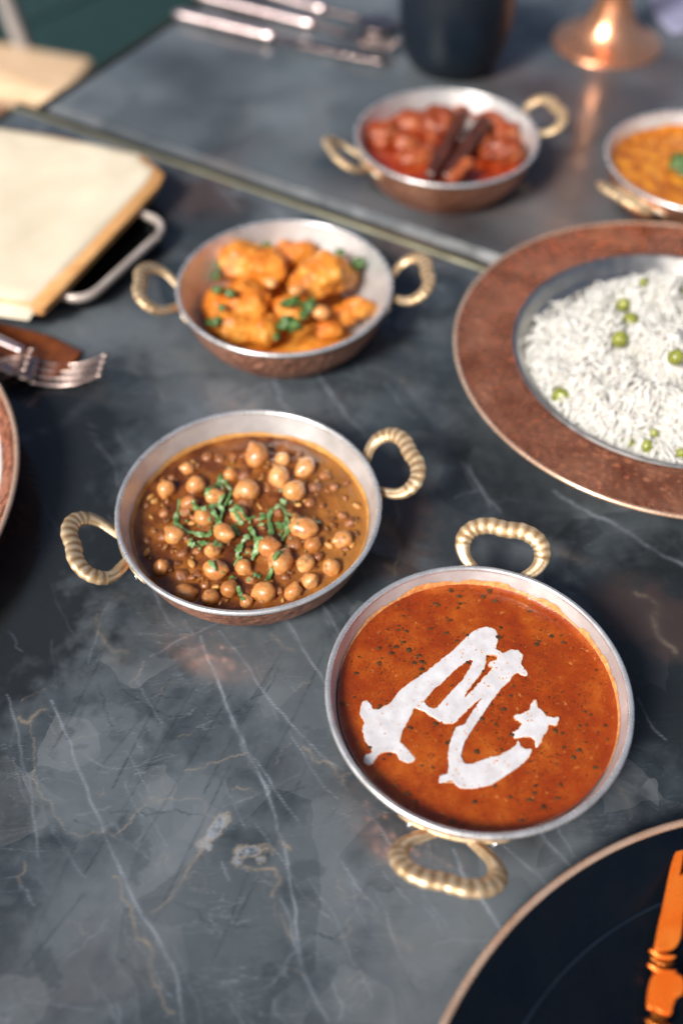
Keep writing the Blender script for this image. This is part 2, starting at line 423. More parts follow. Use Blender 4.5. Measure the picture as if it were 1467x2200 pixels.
# marks and painted shade in the stone of the near table, traced in photo pixels and laid on the table plane
SJ = 0.619                       # distance of the far table's edge from the origin, along NX
def zc(pts, ox, oy, sc): return [(ox + x / sc, oy + y / sc) for x, y in pts]
A = lambda *p: zc(p, 0, 1300, 1.982)
veins = []   # (channel, points px, width m, strength)
def V(ch, pts, w, s=1.0, jit=1.0): veins.append((ch, pts, w, s, jit))
V(0, A((855, 130), (870, 190), (905, 270), (950, 380), (985, 470), (1010, 530), (1050, 610), (1095, 700), (1130, 790), (1160, 860), (1190, 960), (1215, 1060), (1235, 1180), (1260, 1320), (1270, 1440), (1290, 1520)), .0011, .75)
V(0, A((980, 470), (1030, 570), (1060, 640), (1120, 740), (1150, 820)), .0018, .4, 2)
V(0, A((930, 110), (1000, 190), (1060, 260), (1120, 370), (1200, 460), (1290, 560), (1370, 640), (1460, 700)), .0007, .5)
V(0, A((1210, 60), (1240, 90), (1300, 200), (1380, 320), (1420, 400)), .0008, .6)
V(0, A((215, 410), (235, 450), (290, 560), (340, 700), (400, 860), (450, 980), (510, 1120), (560, 1230), (600, 1310), (680, 1430), (740, 1550), (770, 1700), (780, 1780)), .0010, .6)
V(0, A((30, 380), (50, 440), (80, 560), (100, 680), (130, 760), (150, 940), (165, 1080)), .0008, .45)
V(0, A((940, 70), (860, 110), (760, 150), (700, 190), (640, 220)), .0006, .45)
V(0, A((1050, 610), (1130, 720), (1200, 830), (1270, 920)), .0008, .5)
V(0, A((1340, -60), (1370, 0), (1400, 80), (1440, 160)), .0009, .55)
V(0, A((360, 640), (500, 700), (700, 650), (760, 640)), .0004, .25)
V(0, A((1200, 1250), (1240, 1350), (1270, 1500), (1330, 1650), (1400, 1780)), .0012, .4)
V(0, A((1230, 540), (1280, 620), (1340, 720), (1440, 830)), .0006, .45)
V(0, A((1090, 930), (1150, 1010), (1220, 1110), (1300, 1240), (1420, 1350)), .0005, .35)
V(0, A((650, -80), (700, 40), (740, 90)), .0010, .4)
V(0, A((300, 1500), (420, 1380), (460, 1340)), .0009, .25, 3)
V(1, A((80, 480), (130, 520), (150, 600), (140, 700), (160, 780), (230, 880), (300, 970), (360, 985), (430, 965), (480, 985), (530, 945), (590, 890), (660, 840), (740, 825), (860, 830), (885, 880), (900, 890), (960, 900)), .0005, .55, 3)
V(1, A((80, 480), (110, 510), (150, 465), (200, 450)), .0016, .6, 4)
V(1, A((480, 1160), (500, 1190), (520, 1250), (570, 1320), (580, 1420), (640, 1470), (650, 1530), (640, 1590), (680, 1660), (730, 1740)), .0010, .65, 3)
V(1, A((790, 710), (860, 690), (940, 665), (1000, 640), (1050, 625)), .0005, .8, 3)
V(1, A((880, 1000), (850, 1070), (800, 1130), (740, 1230), (650, 1310)), .0012, .5, 2)
V(1, A((1040, 1110), (1100, 1120), (1150, 1135), (1175, 1175), (1160, 1240)), .0015, .7, 3)
V(1, A((1195, 1000), (1225, 1045)), .0018, .6, 3)
V(1, A((1180, 1320), (1200, 1380), (1250, 1410)), .0013, .6, 3)
V(1, A((415, 40), (430, 130), (480, 190), (540, 200)), .0018, .35, 3)
V(1, A((1150, 120), (1200, 160), (1250, 190)), .0012, .5, 3)
V(1, A((1300, 600), (1330, 650), (1390, 670), (1430, 720), (1470, 740)), .0010, .7, 4)
V(1, A((640, 840), (665, 820), (690, 830)), .0016, .6, 4)
for p in ([(510, 365), (580, 395), (650, 440), (740, 470), (830, 470)], [(640, 390), (760, 400), (850, 440), (920, 480), (950, 515)],
          [(980, 460), (1070, 400), (1130, 370), (1200, 250)], [(460, 880), (560, 885), (650, 880), (760, 875), (880, 885)],
          [(740, 1250), (830, 1300), (880, 1350), (960, 1360), (1100, 1365)], [(415, 340), (440, 420), (480, 520)], [(560, 350), (600, 358)],
          [(1170, 820), (1230, 790), (1310, 760)], [(1280, 1370), (1350, 1400), (1440, 1440)], [(320, 290), (390, 225), (430, 190)],
          [(330, 900), (400, 930), (460, 940)], [(510, 1520), (600, 1560), (650, 1590)]):
    V(2, A(*p), .0005, .75, 3)
for p in ([(270, 200), (150, 400)], [(420, 250), (290, 500), (210, 640)], [(600, 480), (420, 700)], [(730, 300), (480, 780)], [(840, 330), (520, 880)],
          [(980, 380), (600, 1010)], [(1130, 330), (960, 620), (870, 800)], [(990, 660), (700, 1260)], [(1380, 200), (1250, 480), (1130, 700)],
          [(1330, 620), (1150, 1050), (980, 1400)], [(1200, 200), (1000, 520)], [(1060, 1130), (900, 1550)], [(360, 1230), (60, 1600)],
          [(330, 1000), (150, 1400)], [(470, 960), (360, 1150)]):
    V(2, A(*p), .0008, .62, .3)
V(0, [(1190, 1055), (1205, 1065), (1270, 1105), (1320, 1125), (1400, 1180), (1467, 1215), (1600, 1290)], .0016, .65, 1.5)
V(0, [(1000, 1000), (1040, 1060), (1075, 1100)], .0013, .4, 2)
V(1, [(845, 1080), (850, 1110), (853, 1180), (850, 1240)], .0008, .5, 3)
V(0, [(975, 1825), (994, 1875), (1023, 1920), (1053, 1960), (1080, 2005)], .0013, .7)
V(0, [(1080, 1815), (1120, 1850), (1170, 1895), (1190, 1920)], .0009, .5)
V(0, [(1155, 1785), (1185, 1820), (1225, 1860)], .0012, .65)
V(0, [(790, 1740), (830, 1800), (880, 1880), (960, 1990)], .0008, .4)
V(0, [(685, 1290), (705, 1320), (735, 1375)], .0011, .6)
V(0, [(585, 800), (600, 850), (625, 900)], .0022, .4, 3)
V(0, [(680, 800), (735, 880), (780, 930)], .0020, .5, 2)
V(0, [(440, 870), (500, 850), (560, 830), (640, 780)], .0022, .3, 3)
V(0, [(540, 380), (600, 460), (640, 520)], .003, .4, 2)
V(0, [(470, 400), (520, 460)], .003, .3, 2)
V(1, [(1370, 1270), (1410, 1310), (1400, 1360), (1450, 1400)], .003, .35, 4)
V(0, [(1370, 1500), (1400, 1560), (1430, 1590)], .0007, .4)
V(1, [(1290, 1620), (1330, 1700), (1360, 1760)], .0015, .3, 4)
V(0, [(30, 950), (150, 900), (260, 800)], .003, .2, 3)
# hairlines between the traced veins, in the two grain directions of the slab
hr = random.Random(5)
for i in range(150):
    x, y = hr.uniform(-20, 1200), hr.uniform(1250, 2180) if i % 3 else hr.uniform(600, 1300)
    an = rad(hr.gauss(64, 7)) if i % 5 < 3 else (rad(hr.gauss(122, 6)) if i % 5 == 3 else rad(hr.uniform(0, 180)))
    Lh = hr.uniform(30, 190); pts = [(x + math.cos(an) * Lh * q + hr.gauss(0, 3), y + math.sin(an) * Lh * q + hr.gauss(0, 3)) for q in (0, .33, .66, 1)]
    V(2 if i % 5 == 3 or hr.random() < .2 else 0, pts, hr.choice((.00042, .0005, .0007)), hr.uniform(.14, .42), 1.5)
for i in range(26):
    x, y = hr.uniform(0, 760), hr.uniform(1300, 2180); an = hr.uniform(0, 6.28); pts = [(x, y)]
    for q in range(4): an += hr.gauss(0, .8); pts.append((pts[-1][0] + 14 * math.cos(an), pts[-1][1] + 14 * math.sin(an)))
    V(1, pts, .0006, hr.uniform(.2, .5), 4)
blobs = []   # channel (0 light patch,1 dark patch with painted shade,2 brown / 3 white quartz 4 dark spot), u, v, ru, rv, angle deg, strength, soft
def Bl(ch, x, y, rx, ry, an=0, s=1, soft=.35, photo=False):
    if not photo: x, y, rx, ry = x / 1.982, 1300 + y / 1.982, rx / 1.982, ry / 1.982
    blobs.append((ch, x, y, rx, ry, an, s, soft))
Bl(3, 915, 960, 28, 80, 35, .8); Bl(3, 890, 1030, 18, 22, 0, .7); Bl(3, 1070, 1050, 75, 28, -5, .8); Bl(3, 1015, 1080, 22, 28, 0, .6); Bl(3, 1110, 1080, 26, 18, 0, .6)
for a in ((760, 200, 35, 28, 0, .7), (800, 270, 52, 38, 20, .75), (770, 240, 20, 50, 60, .4), (288, 545, 28, 26, 0, .7), (500, 550, 40, 26, 0, .5), (1150, 1560, 38, 34, 0, .8), (205, 1530, 45, 95, -28, .7),
          (565, 960, 40, 38, 0, .55), (600, 1090, 42, 70, 10, .55), (230, 990, 50, 60, 0, .5), (90, 900, 60, 60, 20, .45), (90, 1200, 60, 45, 0, .4), (400, 225, 16, 18, 0, .7), (330, 405, 22, 18, 30, .6), (340, 605, 48, 12, -5, .4),
          (1300, 1120, 70, 45, 10, .5), (970, 1000, 50, 30, 0, .4), (1240, 880, 60, 70, 30, .4), (1390, 590, 90, 55, 25, .45), (870, 570, 35, 12, 10, .35), (750, 570, 25, 10, 0, .4), (1050, 720, 60, 25, 20, .3)):
    Bl(4, *a)
Bl(0, 400, 680, 270, 270, 0, .62, .5); Bl(0, 760, 900, 230, 260, 20, .62, .6); Bl(0, 1340, 400, 230, 300, 0, .55, .7); Bl(0, 900, 1450, 400, 330, 0, .25, .8); Bl(0, 650, 250, 420, 200, 0, .35, .7); Bl(0, 1330, 1050, 230, 220, 0, .45, .6)
Bl(1, 60, 1080, 270, 330, 0, 1.0, .8, True); Bl(1, 20, 1250, 190, 330, 0, 1.0, .8, True); Bl(1, 60, 960, 210, 200, 0, 1.0, .6, True); Bl(1, 130, 880, 260, 90, 10, .7, .9, True)  # dark stone, with the shade beside the left plate painted into it
Bl(1, 1440, 1400, 190, 230, 0, .9, .8, True); Bl(1, 1060, 1000, 220, 110, 20, .6, .8, True); Bl(1, 930, 1130, 110, 100, 0, .7, .8, True); Bl(1, 400, 450, 170, 90, 20, .75, .8, True)  # dark stone patches; shade right of the pans is painted in too
Bl(2, 860, 1130, 60, 110, 0, .5, .8, True); Bl(2, 1400, 1330, 110, 70, 20, .4, .8, True); Bl(2, 420, 420, 90, 50, 0, .45, .8, True)
Bl(0, 560, 900, 260, 60, 0, .5, .8, True); Bl(0, 200, 700, 130, 60, 0, .55, .8, True); Bl(0, 1030, 1900, 300, 150, 0, .5, .7, True); Bl(0, 420, 1950, 330, 170, 10, .35, .7, True); Bl(0, 560, 1420, 260, 90, 10, .5, .7, True)
Bl(2, 1180, 330, 200, 250, 0, .0, .8, True)

def near_table_top(parent):
    t = np.unique(np.concatenate([np.arange(-.694, -.36, .006), np.arange(-.36, .14, .00085), np.arange(.14, .30, .002), np.arange(.30, .72, .01)]).round(6))
    s = np.unique(np.concatenate([np.arange(-.25, .02, .01), np.arange(.02, .44, .00085), np.arange(.44, SJ - .026, .002), [SJ - .026]]).round(6))
    T, Sg = np.meshgrid(t, s, indexing='ij')
    X = T * EX[0] + Sg * NX[0]; Y = T * EX[1] + Sg * NX[1]
    nT, nS = T.shape
    marks = np.zeros((nT, nS, 3)); tone = np.zeros((nT, nS, 3))
    # cheap band-limited noise for ragged outlines
    def vnoise(x, y, seed, sc):
        out = np.zeros_like(x); r = np.random.default_rng(seed); amp = 1.0
        for o in range(4):
            g = r.random((64, 64)) * 2 - 1
            fx = x * sc; fy = y * sc; ix = np.floor(fx).astype(int); iy = np.floor(fy).astype(int); a = fx - ix; b = fy - iy
            a = a * a * (3 - 2 * a); b = b * b * (3 - 2 * b)
            G = lambda i, j: g[i % 64, j % 64]
            out += amp * ((G(ix, iy) * (1 - a) + G(ix + 1, iy) * a) * (1 - b) + (G(ix, iy + 1) * (1 - a) + G(ix + 1, iy + 1) * a) * b)
            amp *= .55; sc *= 2.1
        return out
    wob = vnoise(X, Y, 3, 45.0); wob2 = vnoise(X, Y, 5, 160.0); wob3 = vnoise(X, Y, 9, 420.0)
    gate = np.clip(.80 + .75 * vnoise(X, Y, 21, 130.0) + .35 * wob3, .12, 1.25)
    for ch, pts, wd, st, jit in veins:
        P = catmull([tuple(at(u, v)) for u, v in pts], 8)
        P = [np.array(p[:2]) for p in P]
        # fractal sidestep
        Q = []
        L = 0
        for i, p in enumerate(P):
            if i: L += np.linalg.norm(p - P[i - 1])
            n1 = mnoise.noise(Vector((L * 120, wd * 9000, ch * 5.5 + pts[0][0]))) * .0009 + mnoise.noise(Vector((L * 420, wd * 7000 + 9, pts[0][1]))) * .0004
            d = P[min(i + 1, len(P) - 1)] - P[max(i - 1, 0)]; d = d / (np.linalg.norm(d) + 1e-9)
            Q.append((p + np.array([-d[1], d[0]]) * n1 * jit, L))
        for i in range(len(Q) - 1):
            (a, La), (b, Lb) = Q[i], Q[i + 1]
            ends = i / (len(Q) - 1); ww = wd * (.55 + .45 * math.sin(math.pi * min(1, .15 + ends * .8))) * (1 + .45 * mnoise.noise(Vector((La * 90, 3.3, pts[0][0]))))
            ww = max(ww * .92, .00045); pad = ww * 3.2
            ta, sa = a @ EX, a @ NX; tb, sb = b @ EX, b @ NX
            i0, i1 = np.searchsorted(t, [min(ta, tb) - pad, max(ta, tb) + pad]); j0, j1 = np.searchsorted(s, [min(sa, sb) - pad, max(sa, sb) + pad])
            if i1 <= i0 or j1 <= j0: continue
            x = T[i0:i1, j0:j1] - ta; y = Sg[i0:i1, j0:j1] - sa
            dx, dy = tb - ta, sb - sa; q = np.clip((x * dx + y * dy) / (dx * dx + dy * dy + 1e-14), 0, 1)
            dist = np.hypot(x - q * dx, y - q * dy)
            core = np.clip(1 - dist / ww, 0, 1); halo = np.clip(1 - dist / (ww * 3.2), 0, 1) ** 2 * .35
            gain = st * (.72 + .45 * mnoise.noise(Vector((La * 60, 7.7, pts[0][1]))))
            val = np.clip((core ** .9 * gate[i0:i1, j0:j1] + halo * .8) * gain, 0, 1)
            marks[i0:i1, j0:j1, ch] = np.maximum(marks[i0:i1, j0:j1, ch], val)
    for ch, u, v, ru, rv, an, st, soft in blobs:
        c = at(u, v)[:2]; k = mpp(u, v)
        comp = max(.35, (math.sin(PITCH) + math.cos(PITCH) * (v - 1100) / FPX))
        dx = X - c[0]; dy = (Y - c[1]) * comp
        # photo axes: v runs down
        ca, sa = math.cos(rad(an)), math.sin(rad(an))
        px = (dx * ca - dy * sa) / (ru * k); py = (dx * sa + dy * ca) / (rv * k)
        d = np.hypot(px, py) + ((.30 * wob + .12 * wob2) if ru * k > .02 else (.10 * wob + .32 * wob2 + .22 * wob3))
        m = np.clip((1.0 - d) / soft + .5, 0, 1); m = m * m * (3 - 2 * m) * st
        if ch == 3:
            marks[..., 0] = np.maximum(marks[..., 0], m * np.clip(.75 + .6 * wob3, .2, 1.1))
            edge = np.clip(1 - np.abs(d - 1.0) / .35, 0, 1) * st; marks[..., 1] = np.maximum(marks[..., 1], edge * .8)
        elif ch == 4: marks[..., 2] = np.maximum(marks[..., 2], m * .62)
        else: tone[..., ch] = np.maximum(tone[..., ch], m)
    co = np.stack([X, Y, np.zeros_like(X)], -1).reshape(-1, 3)
    idx = np.arange(nT * nS).reshape(nT, nS)
    quads = np.stack([idx[:-1, :-1], idx[1:, :-1], idx[1:, 1:], idx[:-1, 1:]], -1).reshape(-1, 4)
    me = bpy.data.meshes.new('stone_top')
    me.vertices.add(len(co)); me.vertices.foreach_set('co', co.ravel())
    me.loops.add(quads.size); me.loops.foreach_set('vertex_index', quads.ravel().astype(np.int32))
    me.polygons.add(len(quads)); me.polygons.foreach_set('loop_start', np.arange(0, quads.size, 4, dtype=np.int32))
    me.update(calc_edges=True)
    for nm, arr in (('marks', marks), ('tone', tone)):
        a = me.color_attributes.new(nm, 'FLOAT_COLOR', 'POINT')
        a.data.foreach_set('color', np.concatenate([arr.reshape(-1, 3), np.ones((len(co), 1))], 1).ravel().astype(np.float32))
    me.materials.append(M['stone'])
    o = bpy.data.objects.new('stone_top', me); link(o, parent)
    return o
def ts_box(t0, t1, s0, s1, z0, z1, chf=0.0):
    """box in table directions; chf chamfers the upper edges"""
    def q(t, s, z): return (t * EX[0] + s * NX[0], t * EX[1] + s * NX[1], z)
    rings = [(0, z0), (0, z1 - chf), (chf, z1)] if chf else [(0, z0), (0, z1)]
    v = []
    for o_, z in rings: v += [q(t0 + o_, s0 + o_, z), q(t1 - o_, s0 + o_, z), q(t1 - o_, s1 - o_, z), q(t0 + o_, s1 - o_, z)]
    f = [(0, 3, 2, 1)]
    for i in range(len(rings) - 1):
        for k_ in range(4): a = i * 4 + k_; b = i * 4 + (k_ + 1) % 4; f.append((a, b, b + 4, a + 4))
    n = (len(rings) - 1) * 4; f.append((n, n + 1, n + 2, n + 3))
    return v, f
tn = thing('dining_table', (0, 0, 0), 'near grey veined stone table carrying the orange soup and the chickpeas', 'table', 'stone topped tables')
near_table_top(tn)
v, f = ts_box(-.694, .715, -.25, SJ - .027, -.026, -.0015); mesh('stone_slab', v, f, M['stone'], tn, False)
v, f = ts_box(-.706, .725, SJ - .025, SJ - .0115, -.030, .0005, .003); mesh('edge_trim', v, f, M['trim'], tn, False)
v, f = ts_box(-.706, -.6965, -.25, SJ - .0255, -.030, .0005, .003); mesh('edge_trim', v, f, M['trim'], tn, False)
for t_, s_ in ((-.68, .5), (-.68, -.15), (.6, .5), (.6, -.15)):
    v, f = ts_box(t_, t_ + .05, s_, s_ + .05, -.749, -.030); mesh('leg', v, f, M['trim'], tn, False)
tf = thing('dining_table', (0, 0, 0), 'far grey stone table under the copper goblet and the dark mug', 'table', 'stone topped tables')
v, f = ts_box(-.683, .75, SJ - .008, 1.35, -.028, -.0002, .008); mesh('stone_slab', v, f, M['stone'], tf, False)
gt = np.linspace(-.674, .741, 90); gs = np.linspace(SJ + .001, 1.341, 60); v = []; tnv = []
for t_ in gt:
    for s_ in gs:
        x, y = t_ * EX[0] + s_ * NX[0], t_ * EX[1] + s_ * NX[1]; v.append((x, y, .0001)); g = 0
        for (u_, v_, rx, st_) in ((1170, 400, .10, .85), (1240, 220, .09, .8), (1080, 150, .05, .8), (1400, 160, .08, .6), (760, 440, .05, .4), (820, 350, .04, .3)):  # brown stone patches that also paint in warm reflections around the goblet
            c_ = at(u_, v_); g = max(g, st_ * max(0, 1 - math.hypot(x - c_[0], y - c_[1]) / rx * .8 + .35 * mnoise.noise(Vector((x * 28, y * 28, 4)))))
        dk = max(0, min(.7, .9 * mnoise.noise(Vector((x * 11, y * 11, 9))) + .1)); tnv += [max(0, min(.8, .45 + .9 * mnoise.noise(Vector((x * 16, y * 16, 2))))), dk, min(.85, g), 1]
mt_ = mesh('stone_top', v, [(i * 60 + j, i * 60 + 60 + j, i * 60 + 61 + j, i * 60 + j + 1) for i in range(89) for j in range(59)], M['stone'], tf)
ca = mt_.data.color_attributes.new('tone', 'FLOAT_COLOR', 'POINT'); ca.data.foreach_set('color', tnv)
v, f = ts_box(-.690, -.6835, SJ - .008, 1.35, -.030, -.002, .002); mesh('edge_trim', v, f, M['trim'], tf, False)
for t_, s_ in ((-.64, .66), (-.64, 1.25), (.66, .66), (.66, 1.25)):
    v, f = ts_box(t_, t_ + .05, s_, s_ + .05, -.749, -.030); mesh('leg', v, f, M['trim'], tf, False)

# ------------------------------------------------------------------ handled copper pan
RIN = [(.0, .003), (.048, .0032), (.056, .006), (.063, .014), (.0672, .022), (.0702, .030), (.0724, .0368)]
ROUT = [(0, 0), (.050, 0), (.0555, .0012), (.060, .005), (.0665, .014), (.0705, .024), (.0728, .032), (.0738, .0362)]
def rin(z):
    zs = [p[1] for p in RIN]; rs = [p[0] for p in RIN]
    return float(np.interp(z, zs, rs))
def rout(z): return float(np.interp(z, [p[1] for p in ROUT], [p[0] for p in ROUT]))
def smooth_prof(P, n=4): return [(q.x, q.y) for q in catmull([(p[0], p[1], 0) for p in P], n)]
def handle_mesh():
    half = [(.0715, .0090), (.0738, .0098), (.0778, .0145), (.0828, .0194), (.0885, .0217), (.0945, .0206), (.0990, .0162), (.1014, .0085), (.1008, .0)]
    pts = [(x, y, 0) for x, y in half] + [(x, -y, 0) for x, y in half[-2::-1]]
    ti = rad(28); x0 = .0715; z0 = .0285
    pts = [Vector((x0 + (x - x0) * 1.04 * math.cos(ti), y, z0 + (x - x0) * 1.04 * math.sin(ti))) for x, y, _ in pts]
    path = catmull(pts, 18)
    up = Vector((-math.sin(ti), 0, math.cos(ti)))
    def rf(t):
        m = math.sin(math.pi * t); b = max(0, min(1, (m - .45) / .4)); b = b * b * (3 - 2 * b)
        w = .0023 + .0008 * min(1, m * 2.6) + .0015 * b
        if .24 < t < .76: w += .00026 * abs(math.cos((t - .24) / .52 * math.pi * 13)) ** 3
        if t < .06 or t > .94: w *= 1.12
        return w, w * .66
    def sect(t, a):
        m = math.sin(math.pi * t); leg = max(0, min(1, (.80 - m) / .2))
        return 1 + .09 * leg * math.cos(5 * a)
    v, f = sweep(path, rf, 20, up, sect); n = len(path); g = []
    for i in range(n):
        t = i / (n - 1)
        for k_ in range(20):
            a = 2 * math.pi * k_ / 20
            if .24 < t < .76: q = 1 - abs(math.cos((t - .24) / .52 * math.pi * 13)) ** 1.5; q *= .45 + .55 * abs(math.sin(a))
            else: q = .7 * max(0, -math.cos(5 * a)) * max(0, math.sin(a) + .3)
            g.append(q)
    return v, f, g
def mount_mesh(z=.0275):
    v = []; f = []; n = 34
    for i in range(n + 1):
        a = rad(-21 + 42 * i / n); u = abs(2 * i / n - 1)
        hh = .0042 * (1 - u ** 2.6) + .0012 * (1 if u < .97 else .3)
        if .45 < u < .62: hh *= .78
        r0 = rout(z) + .0001; r1 = r0 + .0021 * (1 - .45 * u ** 3)
        sl = (rout(z + hh) - rout(z - hh)) / 2
        for rr, zz in ((r0 - sl, z - hh), (r1 - sl, z - hh * .8), (r1 + sl, z + hh * .8), (r0 + sl, z + hh)):
            v.append((rr * math.cos(a), rr * math.sin(a), zz))
    for i in range(n):
        for k_ in range(4): a = i * 4 + k_; b = i * 4 + (k_ + 1) % 4; f.append((a, b, b + 4, a + 4))
    f.append((3, 2, 1, 0)); f.append((n * 4, n * 4 + 1, n * 4 + 2, n * 4 + 3))
    return v, f
def make_pan(loc, axis, label):
    p = thing('handled_pan', (*loc, .0004), label, 'pan', 'small copper pans with two brass handles', rad(axis))
    def hammer(x, y, z, a):
        n = mnoise.noise(Vector((x * 90, y * 90, z * 90))) * .0004
        r = math.hypot(x, y) + 1e-9
        return x * (1 + n / r), y * (1 + n / r), z
    v, f = lathe(smooth_prof(ROUT), 128, hammer); mesh('pan_body', v, f, M['copper'], p)
    v, f = lathe(smooth_prof(RIN)[::-1], 128); mesh('lining', v, f, M['tin'], p)
    v, f = bead(.0737, .0371, .0016); mesh('rim', v, f, M['rim'], p)
    for s_ in (0, 1):
        v, f, g = handle_mesh(); h = mesh('handle', v, f, M['brass'], p); ga = h.data.attributes.new('groove', 'FLOAT', 'POINT'); ga.data.foreach_set('value', g); h.rotation_euler = (0, 0, math.pi * s_)
        v, f = mount_mesh(); m = mesh('mounting_plate', v, f, M['brass'], h)
        for sg in (-1, 1):
            v, f = blobv((.0012, .0022, .0022), .02, 1, 1, 2); a = rad(15.5) * sg; r = rout(.0275) + .0022
            rv = mesh('rivet', v, f, M['silver'], h, loc=(r * math.cos(a), r * math.sin(a), .0275)); rv.rotation_euler = (0, 0, a)
    return p
PANS = {'soup': ((.0670, .2436), 76.5, 'pan nearest the viewer, full of orange soup with a white cream letter'),
        'chick': ((-.0523, .3621), 20.5, 'pan holding the chickpea curry, handles pointing left and right'),
        'potato': ((-.0392, .5612), 3.5, 'pan of orange potato chunks beside the black tray'),
        'red': ((.0859, .7554), 20.0, 'pan of red curry with cinnamon sticks on the far table'),
        'dal': ((.2850, .7190), 38.0, 'pan of yellow dal behind the rice plate, cut by the right edge')}
pan = None
for key, (c, ax, lb) in PANS.items():
    if pan is None: pan = make_pan(c, ax, lb); q = pan
    else:
        q = copy_tree(pan); q.location = (*c, .0004); q.rotation_euler = (0, 0, rad(ax)); q['label'] = lb
Z0 = .0004
def liquid(name, loc, level, mat, parent, fn=None, n=46, seg=120, wall=.0014):
    """liquid surface filling a pan to its wall, with a meniscus; fn(x, y) adds relief"""
    R = rin(level) - .0002; v = [(0, 0, level + (fn(0, 0) if fn else 0))]; f = []
    for i in range(1, n + 1):
        r = R * (i / n)
        for k_ in range(seg):
            a = 2 * math.pi * k_ / seg; x, y = r * math.cos(a), r * math.sin(a)
            m = max(0, (r - (R - .0028)) / .0028); z = level + wall * m * m
            if fn: z += fn(x, y) * (1 - .7 * m)
            v.append((x, y, z))
    for k_ in range(seg): f.append((0, 1 + k_, 1 + (k_ + 1) % seg))
    for i in range(n - 1):
        for k_ in range(seg):
            a = 1 + i * seg + k_; b = 1 + i * seg + (k_ + 1) % seg; f.append((a, a + seg, b + seg, b))
    return mesh(name, v, f, mat, parent)
def residue(name, parent, z0, hmin, hmax, mat, seed, a0=0, a1=360, rough=22):
    """film left on the wall above the liquid, ragged at its upper edge"""
    v = []; f = []; n = 220; rows = 5
    for i in range(n + 1):
        a = rad(a0 + (a1 - a0) * i / n); ca, sa = math.cos(a), math.sin(a)
        g = .5 + .5 * mnoise.noise(Vector((ca * 2.2, sa * 2.2, seed))) + (.34 if name == 'foam_ring' else .3) * mnoise.noise(Vector((ca * rough, sa * rough, seed + 4))) + (.9 if name == 'foam_ring' else 0) * mnoise.noise(Vector((ca * 7, sa * 7, seed + 9)))
        h = hmin + (hmax - hmin) * max(0, min(1, g))
        if a1 - a0 < 360: u = i / n; h *= math.sin(math.pi * min(1, max(0, u))) ** .5
        for j in range(rows):
            z = z0 + h * j / (rows - 1); th = .0005 * math.sin(math.pi * (.5 + .5 * j / (rows - 1))) * (1 + .6 * mnoise.noise(Vector((ca * 40, sa * 40, z * 900))))
            r = rin(z) - .0003 - max(0, th)
            v.append((r * ca, r * sa, z))
    for i in range(n):
        for j in range(rows - 1): a = i * rows + j; f.append((a, a + 1, a + rows + 1, a + rows))
    return mesh(name, v, f, mat, parent)
def curve_fill(name, loops, mat, parent, z, thick, bev):
    cu = bpy.data.curves.new(name, 'CURVE'); cu.dimensions = '2D'; cu.fill_mode = 'BOTH'; cu.extrude = thick; cu.bevel_depth = bev; cu.bevel_resolution = 2
    for lp in loops:
        sp = cu.splines.new('POLY'); sp.points.add(len(lp) - 1); sp.use_cyclic_u = True
        for pt, p in zip(sp.points, lp): pt.co = (p[0], p[1], 0, 1)
    o = bpy.data.objects.new(name + '_tmp', cu); COL.objects.link(o)
    bpy.context.view_layer.update()
    me = bpy.data.meshes.new_from_object(o.evaluated_get(bpy.context.evaluated_depsgraph_get()))
    bpy.data.objects.remove(o); bpy.data.curves.remove(cu)
    me.name = name; me.materials.clear(); me.materials.append(mat)
    me.polygons.foreach_set('use_smooth', [True] * len(me.polygons))
    ob = bpy.data.objects.new(name, me); ob.location = (0, 0, z)
    return link(ob, parent)

# ------------------------------------------------------------------ soup with a cream letter
sc_ = PANS['soup'][0]; LV = .0275
soup = thing('tomato_soup', (*sc_, Z0), 'orange red soup flecked with herbs, a white cream letter drawn on it', 'soup')
liquid('soup_surface', None, LV, M['soup'], soup, lambda x, y: .00035 * mnoise.noise(Vector((x * 50, y * 50, 2))) + .0001 * mnoise.noise(Vector((x * 240, y * 240, 5))))
residue('foam_ring', soup, LV + .0006, .0016, .0046, M['foam'], 3.0, -35, 170, 30)
C6 = lambda pts: zc(pts, 680, 1060, 2.0375)
def onto(pts, z, c, ragged=.00042, nsub=5, seed=0):
    P = [at(u, v, z)[:2] - np.array(c) for u, v in pts]
    Q = catmull([(p[0], p[1], 0) for p in P], nsub, True, .28); out = []
    for i, q in enumerate(Q):
        a = Q[i - 1]; b = Q[(i + 1) % len(Q)]; d = (b - a); n = Vector((d.y, -d.x, 0)).normalized() if d.length > 1e-9 else Vector((0, 0, 0))
        out.append(q + n * ragged * (mnoise.noise(Vector((q.x * 900, q.y * 900, seed))) + .6 * mnoise.noise(Vector((q.x * 2600, q.y * 2600, seed)))))
    return out
